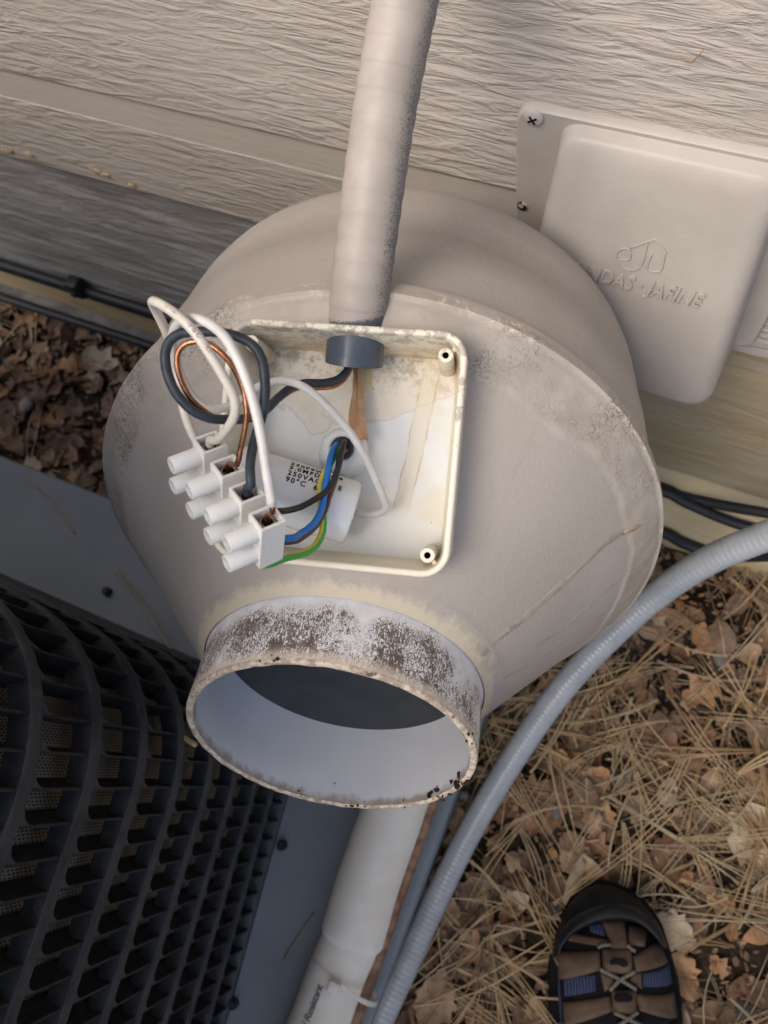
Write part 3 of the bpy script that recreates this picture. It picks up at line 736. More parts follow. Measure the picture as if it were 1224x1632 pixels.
# ------------------------------------------------------------------ wiring box (a part of the fan)
BL = FI @ BM
def ring(h, r, z): return [Vector((x, y, z)) for x, y in rrect(h, h, r, 8)]
loops = [ring(HB + .0012, .0125, -.060), ring(HB, .0115, -.0016), ring(HB - .0003, .0112, -.0005), ring(HB - .0009, .0106, 0.0), ring(HB - WT + .0008, .009, 0.0), ring(HB - WT + .0002, .0085, -.0005), ring(HB - WT, .0083, -.0016), ring(HB - WT - .0018, .0075, FLOOR + .001), ring(HB - WT - .0026, .007, FLOOR)]
V, Fc = loops_mesh(loops)
box = mesh_obj('junction_box', V, Fc, MAT['box_cream'], fan, local=BL); box.data.set_sharp_from_angle(angle=math.radians(60))
V, Fc = loops_mesh([ring(HB - WT - .0020, .007, FLOOR + .0003), ring(HB - WT - .012, .005, FLOOR + .0003)], False, True)
mesh_obj('box_floor', V, Fc, MAT['box_floor'], box)
def box_pt(px, py, z):
    o0 = BI @ CAMPOS; r = BI.to_3x3() @ ray(px, py)
    return o0 + r * ((z - o0.z) / r.z)
def B2W(p): return BM @ Vector(p)
def post(x, y, sx, sy):
    bm = bmesh.new(); r = .0031
    n = 20
    L = [[Vector((x + math.cos(2 * PI * k / n) * q, y + math.sin(2 * PI * k / n) * q, zz)) for k in range(n)] for q, zz in ((.0037, FLOOR), (.0031, -.0055), (.0029, -.005), (.0014, -.005), (.0013, -.0056), (.0012, -.016))]
    V, Fc = loops_mesh(L, False, True)
    for i, v in enumerate(V): bm.verts.new(v)
    bm.verts.ensure_lookup_table()
    for f in Fc:
        fc = bm.faces.new([bm.verts[i] for i in f]); fc.material_index = 1 if min(f) >= 4 * n else 0
    M = Matrix.Translation((x, y, 0)) @ Matrix.Rotation(math.atan2(sy, sx), 4, 'Z')
    add_box(bm, (.0025, -.0008, FLOOR), (.0078, .0008, -.008), M)
    bm_obj('screw_post', bm, None, box, smooth=True, mats=[MAT['box_cream'], MAT['ink']])
p = box_pt(710, 566, -.005); post(p.x, p.y, 1, 1)
p2 = box_pt(681, 885, -.005); post(p2.x, p2.y, 1, -1)
p3 = box_pt(400, 545, -.005); post(p3.x, p3.y, -1, 1)
post(p3.x, p2.y, -1, -1)
# amber glue blob and sticker on the box floor
pb = box_pt(577, 607, FLOOR)
bm = bmesh.new(); bmesh.ops.create_uvsphere(bm, u_segments=24, v_segments=10, radius=1)
for v in bm.verts: v.co = Vector((v.co.x * .0046, v.co.y * .0078, max(0, v.co.z) * .0016)) + Vector((pb.x, pb.y, FLOOR + .0003))
g = G('amber_glue', 0.3, 0.5); g.color(g.mottled((0.56, 0.44, 0.22), (0.62, 0.52, 0.31), 60)); MAT['amber_glue'] = g.m
bm_obj('glue_blob', bm, MAT['amber_glue'], box, smooth=True)
LBP = box_pt(384, 672, FLOOR)
st = thing('rating_label', 'white printed sticker on the left side of the wiring box floor', 'label', BM @ Matrix.Translation((LBP.x, LBP.y, FLOOR + .0009)))
bm = bmesh.new(); add_box(bm, (-.0062, -.020, -.0002), (.0078, .020, .0002)); bm_obj('sticker', bm, MAT['glossy_white'], st)
for txt, size, ox in (('S  ELI', .0042, -.0022), ('0408', .0050, .0024), ('OI', .0054, .0070)):
    me = text_mesh(txt, size, .00005, 0, 1.1, .00012); me.materials.append(MAT['ink'])
    link('printing', me, st, basis((ox, -.0125, .0003), (0, 1, 0), (-1, 0, 0), (0, 0, 1)))
me = text_mesh('2F', .0060, .00005, 0, 1.1, .0001); me.materials.append(MAT['ink_grey'])
link('printing', me, st, basis((.0035, .0125, .0003), (0, 1, 0), (-1, 0, 0), (0, 0, 1)))

# cable gland with the motor cable
gp = box_pt(549, 724, FLOOR)
tip = box_pt(545, 714, FLOOR + .014)
gz = Vector((0, 0, 1)); ax = (tip - Vector((gp.x, gp.y, FLOOR))).normalized()
gm = Matrix.Translation(gp) @ ax.to_track_quat('Z', 'Y').to_matrix().to_4x4()
gl = lathe('cable_gland', [(-.002, .0112), (.002, .0112), (.006, .0108), (.0105, .0098), (.0135, .0080), (.0145, .0062), (.0142, .0050), (.010, .0048)], MAT['gland_plastic'], fan, n=40, local=BL @ gm, dfun=lambda z, r, a, j: (r * (1 + (.03 * math.cos(6 * a) if z < .007 else 0)), z))
lathe('grommet', [(.010, .0049), (.0150, .0049), (.0156, .0044), (.0154, .0030), (.0145, .0004)], MAT['wire_dark'], gl, n=28)
GT = BM @ (gm @ Vector((0, 0, .0150)))

# ------------------------------------------------------------------ terminal block
TD = 0.266
e1 = dirw((.58, .67, -.463)).normalized(); e2 = dirw((-.80, .36, -.48)); e2 = (e2 - e1 * e2.dot(e1)).normalized(); e3 = e1.cross(e2)
if e3.dot(dirw((.067, .577, .814))) < 0: e3 = -e3
TO = at(417, 847, TD)
block = thing('terminal_block', 'white plastic four pole terminal block hanging from wires over the wiring box', 'terminal block', basis(TO, e1, e2, e3) if e1.cross(e2).dot(e3) > 0 else basis(TO, e1, e2, e3))
PITCH, PWID, PDEP, PHGT = .0136, .0090, .0098, .0215
for k in range(4):
    x1 = -k * PITCH; x0 = x1 - PWID; xm = (x0 + x1) / 2
    bm = bmesh.new(); t = .0011
    add_box(bm, (x0, -t, 0), (x1, 0, PHGT), bev=.0003)
    add_box(bm, (x0, -PDEP, 0), (x1, -PDEP + t, PHGT), bev=.0003)
    add_box(bm, (x0, -PDEP + t * .9, 0.00005), (x0 + t, -t * .9, PHGT - .00005))
    add_box(bm, (x1 - t, -PDEP + t * .9, 0.00005), (x1, -t * .9, PHGT - .00005))
    add_box(bm, (x0 + t * .9, -PDEP + t * .9, .0048), (x1 - t * .9, -t * .9, .0168))
    pole = bm_obj('pole_housing', bm, MAT['terminal_white'], block)
    for zc in (.0053, .0163):
        n = 28
        L = [[Vector((xm + math.cos(2 * PI * q / n) * r, y, zc + math.sin(2 * PI * q / n) * r)) for q in range(n)] for r, y in ((.0036, -.0002), (.0034, .0103), (.0031, .0107), (.0025, .0107), (.0024, .0102), (.0023, .0040))]
        V, Fc = loops_mesh(L, False, True)
        o = mesh_obj('screw_tower', V, Fc, MAT['terminal_white'], pole); o.data.set_sharp_from_angle(angle=math.radians(40))
    bm = bmesh.new(); n = 20
    L = [[Vector((xm + math.cos(2 * PI * q / n) * r, -PDEP / 2 + math.sin(2 * PI * q / n) * r, zz)) for q in range(n)] for r, zz in ((.0030, .0050), (.0030, .0026), (.0027, .0024), (.0021, .0024), (.0020, .0048))]
    V, Fc = loops_mesh(L, False, True)
    mesh_obj('clamp_barrel', V, Fc, None, pole, mats=[MAT['screw_metal'], MAT['ink']], midx=[0 if i < 3 * n else 1 for i in range(len(Fc))])
bm = bmesh.new()
for k in range(3):
    add_box(bm, (-(k + 1) * PITCH - .0005, -.0062, .0065), (-k * PITCH - PWID + .0005, -.0046, .0160))
    add_box(bm, (-(k + 1) * PITCH - .0005, -.0046, .0108), (-k * PITCH - PWID + .0005, .0030, .0116))
bm_obj('web', bm, MAT['terminal_white'], block)
TM = block.matrix_world
def pole_pt(k, z, dy=0.0, dx=0.0): return TM @ Vector((-k * PITCH - PWID / 2 + dx, -PDEP / 2 + dy, z))

# ------------------------------------------------------------------ capacitor and wires
def cpt(x, y, d): return at(*c1(x, y), d)
p_r = at(562, 818, .3385); p_l = at(372, 759, .3335)
cd = (p_r - p_l).normalized()
cz = cd; cyv = (BN - cz * BN.dot(cz)).normalized(); cxv = cyv.cross(cz)
CR = .0139; CLn = (p_r - p_l).length
cap = thing('capacitor', 'glossy white cylindrical run capacitor lying in the wiring box', 'capacitor', basis(p_l, cxv, cyv, cz))
lathe('can', [(0, .001), (0, CR - .0012), (.0006, CR - .0004), (.0016, CR), (CLn - .0016, CR), (CLn - .0005, CR - .0005), (CLn, CR - .0014), (CLn - .0004, CR - .0022), (CLn - .0008, .001)], MAT['glossy_white'], cap, n=72)
def wrap_text(body, size, parent, R, z0, a0, mat, spacing=1.0, name='printing', bold=0.0001, ang=0.0):
    """letters laid on a cylinder: reading direction +z of the parent, up is increasing angle"""
    me = text_mesh(body, size, 0.00003, 0, spacing, bold); me.materials.append(mat)
    for v in me.vertices:
        x, y = v.co.x * math.cos(ang) - v.co.y * math.sin(ang), v.co.x * math.sin(ang) + v.co.y * math.cos(ang)
        a = a0 - y / R; rr = R + 0.00008 + v.co.z
        v.co = Vector((math.cos(a) * rr, math.sin(a) * rr, z0 + x))
    me.update()
    return link(name, me, parent)
a_s = PI / 2
for body, deg in (('250F9W  e 6', 60), ('5.0MFD   .', 47), ('250VAC  C E', 34), ('90\u00b0C  60Hz', 21)):
    wrap_text(body, .0033, cap, CR, .0215, a_s - math.radians(deg), MAT['ink'], 1.3)

def wire(name, label, cat, pts, r, mat, **kw):
    """pts: (px, py, depth) or Vectors"""
    P = [p if isinstance(p, Vector) else at(*p) for p in pts]
    return tag(tube(name, P, r, mat, None, n=kw.pop('n', 14), step=kw.pop('step', .0025), ref=kw.pop('ref', tuple(right)), **kw), label, cat)
def C(x, y, d): a, b = c1(x, y); return (a, b, d)
up = -e3
# off-white wire with a sharp bend at top left, into the first pole
wire('white_wire', 'off white wire with tiny black print bent sharply at the top left of the tangle', 'wire',
     [pole_pt(3, .004), pole_pt(3, -.001), C(352, 668, .280), C(400, 615, .268), C(430, 550, .262), C(425, 480, .259), C(385, 400, .256), C(305, 270, .253), C(235, 175, .252), C(150, 100, .254), C(90, 64, .258), C(66, 56, .262), C(66, 70, .267), C(85, 108, .272), C(120, 180, .278), C(140, 240, .284), C(165, 330, .289), C(185, 440, .290), C(200, 530, .290), C(225, 610, .291), C(255, 670, .293), C(300, 740, .297)], .00165, MAT['wire_white'])
# capacitor lead to the fourth pole: one long white wire
long_wire = wire('white_wire', 'long white wire from under the capacitor looping up and down into the nearest pole', 'wire',
     [C(960, 985, .345), C(1010, 1000, .345), C(1075, 992, .342), C(1100, 968, .338), C(1085, 920, .333), C(1060, 862, .329), C(1010, 750, .323), C(930, 625, .318), C(850, 535, .314), C(760, 452, .311), C(680, 413, .309), C(600, 412, .306), C(530, 438, .302), C(440, 505, .298), C(370, 530, .295), C(310, 527, .292), C(250, 490, .288), C(200, 410, .283), C(165, 310, .277), C(150, 240, .273), C(160, 180, .268), C(195, 138, .262), C(240, 130, .257), C(310, 152, .253), C(385, 215, .250), C(450, 330, .249), C(505, 480, .249), C(545, 650, .250), C(568, 800, .252), C(585, 900, .254), C(594, 960, .256)], .00165, MAT['wire_bright'])
tube('copper_end', [at(*C(592, 950, .2555)), at(*C(597, 990, .258)), pole_pt(0, -.001), pole_pt(0, .004)], .00105, MAT['copper'], long_wire, n=12, step=.0025)
# black wire from the conduit: ring and down into the third pole
wire('black_wire', 'thick black wire from the conduit coiled once and pushed into the third pole', 'wire',
     [at(566, 548, .341), C(942, 322, .340), C(925, 365, .338), C(885, 402, .335), C(820, 418, .331), C(740, 418, .326), C(680, 438, .319), C(625, 480, .312), C(575, 530, .304), C(530, 560, .296), C(470, 577, .287), C(390, 580, .280), C(310, 572, .274), C(235, 535, .270), C(170, 465, .268), C(130, 375, .267), C(120, 290, .266), C(140, 230, .266), C(190, 198, .266), C(260, 190, .266), C(350, 192, .266), C(440, 212, .266), C(510, 252, .266), C(548, 310, .266), C(562, 400, .266), C(562, 480, .268), C(550, 560, .270), C(525, 640, .273), C(505, 720, .273), C(496, 800, .271), C(500, 870, .270), pole_pt(1, -.002), pole_pt(1, .004)], .00172, MAT['wire_black'], step=.002)
wire('copper_wire', 'bare brown copper wire coiled inside the black ring and ending in the second pole', 'wire',
     [at(571, 548, .343), C(945, 345, .343), C(915, 400, .341), C(870, 432, .337), C(800, 440, .332), C(730, 436, .326), C(670, 458, .320), C(615, 500, .313), C(555, 550, .304), C(470, 585, .292), C(380, 585, .283), C(310, 552, .277), C(240, 495, .272), C(192, 410, .269), C(172, 330, .267), C(180, 275, .266), C(215, 242, .265), C(265, 234, .264), C(320, 248, .263), C(385, 300, .262), C(435, 370, .261), C(470, 460, .261), C(482, 550, .262), C(470, 640, .265), C(452, 720, .269), C(438, 780, .272), pole_pt(2, -.001), pole_pt(2, .004)], .0010, MAT['copper'], step=.002)
# motor leads from the gland
def gl_pt(dx, dy): return GT + BX * dx + BY * dy
wire('blue_wire', 'blue wire from the cable gland curving down behind the terminal block', 'wire',
     [gl_pt(-.0018, .001) - BN * .004, gl_pt(-.0018, .001) + BN * .002, C(860, 725, .330), C(843, 800, .321), C(828, 890, .318), C(812, 980, .315), C(775, 1045, .311), C(720, 1085, .307), C(670, 1106, .299), pole_pt(1, .026, -.001), pole_pt(1, .018, -.001)], .00138, MAT['wire_blue'])
wire('brown_wire', 'dark brown wire just under the blue wire from the cable gland', 'wire',
     [gl_pt(.0020, -.001) - BN * .004, gl_pt(.0020, -.001) + BN * .001, C(893, 740, .330), C(880, 830, .325), C(850, 910, .322), C(828, 985, .319), C(790, 1050, .316), C(740, 1095, .310), C(670, 1124, .303), pole_pt(1, .026, .001), pole_pt(1, .018, .001)], .00115, MAT['wire_brown'])
wire('black_lead', 'thin black wire from the cable gland crossing the capacitor to the block', 'wire',
     [gl_pt(.0012, .0022) - BN * .004, gl_pt(.0012, .0022) + BN * .002, C(905, 715, .330), C(888, 790, .322), C(868, 850, .319), C(838, 895, .317), C(790, 930, .314), C(720, 968, .311), C(650, 985, .303), C(590, 985, .298), pole_pt(2, .025), pole_pt(2, .018)], .00130, MAT['wire_dark'])
wire('earth_wire', 'yellow and green striped earth wire looping lowest from the cable gland', 'wire',
     [gl_pt(-.0004, .0002) - BN * .004, gl_pt(-.0004, .0002) + BN * .001, C(868, 745, .332), C(838, 800, .325), C(815, 850, .322), C(808, 920, .320), C(820, 1000, .319), C(818, 1075, .318), C(790, 1135, .314), C(735, 1175, .308), C(660, 1192, .301), pole_pt(0, .027), pole_pt(0, .018)], .00150, MAT['wire_yellow'], mats=[MAT['wire_yellow'], MAT['wire_green']], mfun=lambda u, s: 1 if ((u + .20 + s * .6) % 1.0) < 0.36 else 0, n=18)
# wire print on the off-white wire
# kraft paper strip
P = [at(568, 570, .345), C(968, 345, .345), C(972, 430, .345), C(968, 500, .345), C(966, 580, .343), C(978, 640, .341), C(982, 668, .339)]
P = [p if isinstance(p, Vector) else at(*p) for p in P]
P = catmull(P, .003); V = []; Fc = []
for i, p in enumerate(P):
    t = i / (len(P) - 1); w = .0016 + .0022 * min(1, max(0, (t - .25) / .35)); w *= (1 if t < .9 else 1.05)
    tw = 0.9 * math.sin(t * 3.2) - .3; s1 = right * math.cos(tw) - fwd * math.sin(tw) * .8; s2 = s1.cross((P[min(i + 1, len(P) - 1)] - P[max(i - 1, 0)]).normalized()).normalized()
    for q, f_ in ((-1, 0), (-.35, .0009), (.35, -.0006), (1, .0006)): V.append(p + s1 * w * q + s2 * f_)
    for q, f_ in ((1, .0009), (.35, -.0003), (-.35, .0012), (-1, .0003)): V.append(p + s1 * w * q + s2 * f_)
for i in range(len(P) - 1):
    for k in range(8): Fc.append((i * 8 + k, i * 8 + (k + 1) % 8, (i + 1) * 8 + (k + 1) % 8, (i + 1) * 8 + k))
o = mesh_obj('paper_strip', V, Fc, MAT['kraft_paper'], smooth=False)
tag(o, 'twisted brown kraft paper filler hanging out of the conduit end', 'paper')

# painted conduit coming down into the box
cpts = [at(564, 580, .3415), at(568, 530, .3375), at(573, 470, .331), at(583, 390, .324), at(596, 290, .3165), at(612, 180, .309), at(630, 80, .302), at(648, -10, .296), at(672, -120, .290), at(700, -260, .283)]
end = cpts[-1]
cpts += [end + Vector((.01, .015, .12)), end + Vector((.012, .02, .5)), end + Vector((.012, .02, 1.3))]
def con_r(s, a, t): return .0124 * (1 + .011 * math.cos(2 * PI * s / .0089) * (1 if s > .02 else .15) + (.012 * math.sin(s * 420 + a * 2) if s < .004 else 0))
cv = thing('electrical_conduit', 'taupe painted flexible conduit coming down the wall into the wiring box', 'conduit', Matrix.Translation(cpts[2]))
child_tube('hose', cpts, .0124, MAT['painted_conduit'], cv, n=40, step=.0011, rfun=con_r, ref=tuple(right), capend=False)
child_tube('hose_bore', [cpts[0] - (cpts[1] - cpts[0]).normalized() * .0002, cpts[1], cpts[2]], .0104, MAT['black_plastic'], cv, n=24, step=.004, capend=False)
d = (cpts[1] - cpts[0]).normalized(); q_ = d.to_track_quat('Z', 'Y').to_matrix().to_4x4()
lathe('cut_end', [(0, .0104), (-.0002, .0110), (0.0, .0125)], MAT['painted_conduit'], cv, n=40, local=cv.matrix_world.inverted() @ Matrix.Translation(cpts[0]) @ q_)

# ------------------------------------------------------------------ equipment pad and air conditioner
PZ = .065
pad = None
bm = bmesh.new(); add_box(bm, (-1.30, -1.20, -.03), (-.0375, .111, PZ), bev=.006)
pad = bm_obj('equipment_pad', bm, MAT['pad_coating'], smooth=True)
tag(pad, 'blue grey slab on the ground carrying the air conditioner', 'pad')
def contour():
    ydir = Vector((.15, -1.0)).normalized()
    cor = Vector((-.1975, -.012)); L = .085
    pts = []
    x = -1.15
    a = cor + Vector((-1, 0)) * L; b = cor + ydir * L
    P = [Vector((-1.05, -.012)), a]
    for k in range(1, 16):
        t = k / 16; P.append(a * (1 - t) ** 2 + cor * 2 * t * (1 - t) + b * t * t)
    P += [b, cor + ydir * 0.85]
    # resample
    out = []; step = .004
    for i in range(len(P) - 1):
        d = P[i + 1] - P[i]; n = max(1, int(round(d.length / step)))
        for k in range(n): out.append(P[i] + d * (k / n))
    out.append(P[-1]); return out
CT = contour()
CN = []
for i in range(len(CT)):
    t = (CT[min(i + 1, len(CT) - 1)] - CT[max(i - 1, 0)]).normalized(); CN.append((t, Vector((-t.y, t.x))))      # tangent, outward normal
arc = [0.0]
for i in range(1, len(CT)): arc.append(arc[-1] + (CT[i] - CT[i - 1]).length)
ACTOP = .74
ac = thing('air_conditioner', 'dark air conditioner with rounded black louvre grille on the blue grey pad', 'air conditioner', Matrix.Translation((-.5, -.4, PZ)))
AO = Vector((-.5, -.4, PZ))
def sweep(name, secs, mat, closed=True, par=ac, uvs=False):
    """secs: (out, z) section swept along the contour"""
    V = []; n = len(secs); Fc = []; uv = []
    for c, (t, nn) in zip(CT, CN):
        for o_, z_ in secs: V.append(Vector((c.x + nn.x * o_, c.y + nn.y * o_, z_)) - AO)
    for i in range(len(CT) - 1):
        for k in range(n if closed else n - 1):
            k2 = (k + 1) % n
            Fc.append((i * n + k, (i + 1) * n + k, (i + 1) * n + k2, i * n + k2))
            uv.append(((arc[i], secs[k][1]), (arc[i + 1], secs[k][1]), (arc[i + 1], secs[k2][1]), (arc[i], secs[k2][1])))
    o = mesh_obj(name, V, Fc, mat, par, True, uv if uvs else None)
    o.data.set_sharp_from_angle(angle=math.radians(40)); return o
sweep('coil_screen', [(-.020, PZ + .002), (-.020, ACTOP - .01)], MAT['coil_mesh'], False, uvs=True)
sweep('bottom_band', [(.002, PZ + .0005), (.002, PZ + .006), (-.001, PZ + .008), (-.028, PZ + .008), (-.028, PZ + .0005)], MAT['grille_plastic'])
BS = .0552; bands = []
z = PZ + BS
while z < ACTOP - .02:
    bands.append(z)
    sweep('grille_band', [(.0008, z - .0052), (.0014, z - .0042), (.0014, z + .0042), (.0008, z + .0052), (-.010, z + .0046), (-.010, z - .0046)], MAT['grille_plastic'])
    z += BS
def arc_at(s):
    i = min(len(arc) - 2, max(0, int(np.searchsorted(arc, s)) - 1)); f = (s - arc[i]) / (arc[i + 1] - arc[i])
    return CT[i].lerp(CT[i + 1], f), CN[i][0], CN[i][1]
RP_ = .0158
s = arc[-1] - .02; k = 0
proto = None
zs_ = [PZ + .006 + (ACTOP - PZ - .012) * i / 40 for i in range(41)]
bm = bmesh.new()
n_rib = 0
rib_me = bpy.data.meshes.new('louvre_slat')
sec = [(.0002, .0007), (.0002, -.0007), (-.007, -.0010), (-.0145, -.0030), (-.015, -.0018), (-.007, .0003)]
Vr = []; Fr = []
for zz in (PZ + .006, ACTOP - .006):
    for o_, t_ in sec: Vr.append((o_, t_, zz - PZ))
m_ = len(sec)
for q in range(m_): Fr.append((q, (q + 1) % m_, m_ + (q + 1) % m_, m_ + q))
rib_me.from_pydata(Vr, [], Fr); rib_me.materials.append(MAT['louvre_plastic']); rib_me.update()
fil_V = []; fil_F = []
while s > 0.02:
    c, t, nn = arc_at(s)
    M = Matrix(((nn.x, t.x, 0, c.x - AO.x), (nn.y, t.y, 0, c.y - AO.y), (0, 0, 1, 0), (0, 0, 0, 1)))
    link('louvre_slat', rib_me, ac, M); n_rib += 1
    # rounded corner where every cell meets the band above it
    for zb in bands:
        base = len(fil_V)
        pts = [(0, 0), (0, .011)] + [(.0115 * (1 - math.cos(q * PI / 12)) , .011 * (1 - math.sin(q * PI / 12))) for q in range(1, 7)]
        for a_, dz in pts:
            cc, tt, n2 = arc_at(max(.0, s - .0007 - a_)); fil_V.append(Vector((cc.x + n2.x * .0004, cc.y + n2.y * .0004, zb - .0050 - dz)) - AO)
        for q in range(1, len(pts) - 1): fil_F.append((base, base + q, base + q + 1))
    s -= RP_
o = mesh_obj('cell_corners', fil_V, fil_F, MAT['grille_plastic'], ac, smooth=False); o['kind'] = 'stuff'
bm = bmesh.new()
def plan(off, z0): return [Vector((c.x + nn.x * off, c.y + nn.y * off, z0)) - AO for c, (t, nn) in zip(CT, CN)][::6] + [Vector((-1.05, CT[-1].y, z0)) - AO]
V, Fc = loops_mesh([plan(.004, ACTOP - .008), plan(.006, ACTOP), plan(.006, ACTOP + .02), plan(-.004, ACTOP + .028)], True, True)
o = mesh_obj('top_cover', V, Fc, MAT['pad_coating'], ac); o.data.set_sharp_from_angle(angle=math.radians(40))
for px, py in ((449, 1347), (371, 1600), (170, 942)):
    p = on_z(px, py, PZ + .004) - AO; bm = bmesh.new()
    add_cyl(bm, p + Vector((0, 0, -.004)), p + Vector((0, 0, .0015)), .0048, 12); add_cyl(bm, p + Vector((0, 0, .001)), p + Vector((0, 0, .0045)), .0034, 6)
    bm_obj('base_screw', bm, MAT['cable_black'], ac, smooth=True)

# ------------------------------------------------------------------ insulated pipe, brown tube, grey conduit
zc = PZ + .0325
pa = [on_z(x, y, zc) for x, y in ((715, 1010), (685, 1120), (627, 1296), (589, 1405), (558, 1512))]
pb_ = [on_z(x, y, zc - .004) for x, y in ((572, 1478), (543, 1545), (508, 1640), (460, 1760))]
pipe = thing('insulated_pipe', 'white woven jacket pipe lying on the pad under the outlet', 'pipe', Matrix.Translation(pa[2]))
def sleeve_r(R):
    return lambda s, a, t: R * (1 + .012 * noise.noise(Vector((math.cos(a), math.sin(a), s * 25))))
up_len = sum((pa[i + 1] - pa[i]).length for i in range(len(pa) - 1))
def up_r(s, a, t):
    e = max(0, (s - (up_len - .012)) / .012)
    return .0286 * (1 + .01 * noise.noise(Vector((math.cos(a), math.sin(a), s * 25)))) * math.sqrt(max(.02, 1 - (e * .80) ** 2))
child_tube('upper_sleeve', pa, .0305, MAT['woven_jacket'], pipe, n=48, step=.002, rfun=up_r)
lows = child_tube('lower_sleeve', pb_, .0280, MAT['woven_jacket'], pipe, n=48, step=.004, rfun=sleeve_r(.0268))
dl = (pb_[2] - pb_[1]).normalized(); vu = -ray(508, 1600).normalized(); vu = (vu - dl * vu.dot(dl)).normalized(); vx = vu.cross(-dl)
lw = basis(pb_[1] , vx, vu, -dl)
tp = bpy.data.objects.new('printing', None)
me = text_mesh('2 3/ Resistant', .0092, .00003, .12, .85, .00003); me.materials.append(MAT['ink_grey'])
for v in me.vertices:
    a = PI / 2 - .33 - v.co.y / .0272; rr = .02735 + v.co.z
    v.co = Vector((math.cos(a) * rr, math.sin(a) * rr, v.co.x - .052))
link('printing', me, pipe, pipe.matrix_world.inverted() @ lw)
# zip tie
zt = thing('zip_tie', 'clear zip tie round the white pipe and the brown tube', 'zip tie', Matrix.Translation(pb_[1]))
tc = on_z(556, 1562, zc - .003); n_ = 44
zi = zt.matrix_world.inverted()
tube_c = on_z(598, 1565, PZ + .030)
V = []; Fc = []
ux = vx; uy = vu
for k in range(n_):
    a = 2 * PI * k / n_; rr = .0278 + (.0060 * max(0, math.cos(a - .25)) ** 6)
    for dr, dz in ((0, -.0019), (.0010, -.0019), (.0010, .0019), (0, .0019)):
        V.append(zi @ (tc + ux * math.cos(a) * (rr + dr) + uy * math.sin(a) * (rr + dr) - dl * (dz + .006 * math.cos(a))))
for k in range(n_):
    for q in range(4): Fc.append((k * 4 + q, k * 4 + (q + 1) % 4, ((k + 1) % n_) * 4 + (q + 1) % 4, ((k + 1) % n_) * 4 + q))
mesh_obj('strap', V, Fc, MAT['tie_plastic'], zt, smooth=False)
bm = bmesh.new(); hp = zi @ (tc + ux * .0100 + uy * .0270 - dl * -.002)
add_box(bm, (-.0052, -.0045, -.003), (.0052, .0045, .0045), Matrix.Translation(hp) @ zi.to_3x3().to_4x4() @ basis((0, 0, 0), ux, -dl, uy), bev=.0018)
bm_obj('buckle', bm, MAT['tie_plastic'], zt, smooth=True)
bt = [on_z(x, y, PZ + .036) for x, y in ((745, 1130), (685, 1290), (643, 1408), (601, 1530), (562, 1640), (520, 1760))]
tag(tube('brown_tube', bt, .0055, MAT['brown_tube'], n=12, step=.006, rfun=lambda s, a, t: .0055 * (1 + .12 * noise.noise(Vector((s * 60, a, 0))))), 'thin rusty brown tube tied along the right side of the white pipe', 'tube')
gc = [at(1420, 760, .52), at(1310, 815, .555), at(1224, 853, .585), at(1130, 893, .620), at(1045, 950, .655), at(962, 1025, .685), at(885, 1112, .708), at(806, 1228, .730), at(744, 1335, .738), at(690, 1445, .728), at(640, 1555, .708), at(600, 1645, .695), at(560, 1770, .68)]
tag(tube('flexible_conduit', gc, .0135, MAT['grey_conduit'], n=28, step=.0009, rfun=lambda s, a, t: 0.0113 * (1 + .014 * math.sin(2 * PI * s / .0046)), ref=tuple(right)), 'grey flexible conduit with a printed line bending down beside the pad onto the litter', 'conduit')

# ------------------------------------------------------------------ person: a foot in sock and sandal
toe = on_z(951, 1399, .0); toe.z = 0
fd = Vector((-.40, .917, 0)).normalized(); fr = Vector((fd.y, -fd.x, 0))
PM = basis(toe - fd * .09, fr, fd, Vector((0, 0, 1)))
person = thing('person', 'person in blue sock and black capped brown strap sandal standing on the pine litter', 'person', PM)
PIv = PM.inverted()
SEC = [(.066, .012, .034, 0), (.060, .027, .040, 0), (.048, .040, .048, 0), (.03, .0495, .058, 0), (0, .0525, .063, 0), (-.03, .0520, .070, 0), (-.06, .0480, .080, 0), (-.09, .0430, .095, 0), (-.12, .0395, .118, 0)]
def lerp_tab(y, k):
    if y >= SEC[0][0]: return SEC[0][k]
    for a, b in zip(SEC, SEC[1:]):
        if b[0] <= y: t = (a[0] - y) / (a[0] - b[0]); return a[k] + (b[k] - a[k]) * t
    return SEC[-1][k]
def foot_z(x, y):
    w = lerp_tab(y, 1) + .004; h = lerp_tab(y, 2)
    q = min(.999, abs(x) / w)
    return .018 + (h - .018) * (1 - q ** 2.6) ** .6
# one continuous foot and lower leg
rings = []
for y, w, h, _ in SEC:
    rings.append([Vector((math.copysign(abs(math.cos(a)) ** .8, math.cos(a)) * w * .86, y, (.016 + h) / 2 - .004 + math.sin(a) * ((h - .016) / 2))) for a in [2 * PI * k / 24 for k in range(24)]])
for c_, rx, ry in (((0, -.150, .105), .0385, .060), ((0, -.165, .150), .039, .050), ((0, -.172, .20), .042, .050), ((0, -.180, .28), .050, .055), ((0, -.19, .36), .055, .058), ((0, -.195, .42), .056, .058)):
    tl = min(1, max(0, (c_[2] - .08) / .07))
    rings.append([Vector((c_[0] + math.cos(a) * rx, c_[1] + math.sin(a) * ry * tl * -1 * -1 * (-1), c_[2] + math.sin(a) * .05 * (1 - tl))) for a in [2 * PI * k / 24 for k in range(24)]])
V, Fc = loops_mesh(rings, True, True)
mesh_obj('sock_leg', V, Fc, MAT['sock_knit'], person)
sandal = None
out_px = [(60, 760), (100, 500), (150, 360), (230, 230), (330, 140), (430, 95), (540, 115), (660, 165), (770, 240), (850, 330), (915, 430), (955, 560), (990, 680), (1030, 820), (1055, 980), (1070, 1186)]
def cs(x, y, z):
    p = on_z(860 + x / 4.708, 1380 + y / 4.708, z); return PIv @ p
ol = [cs(x, y, .012) for x, y in out_px]
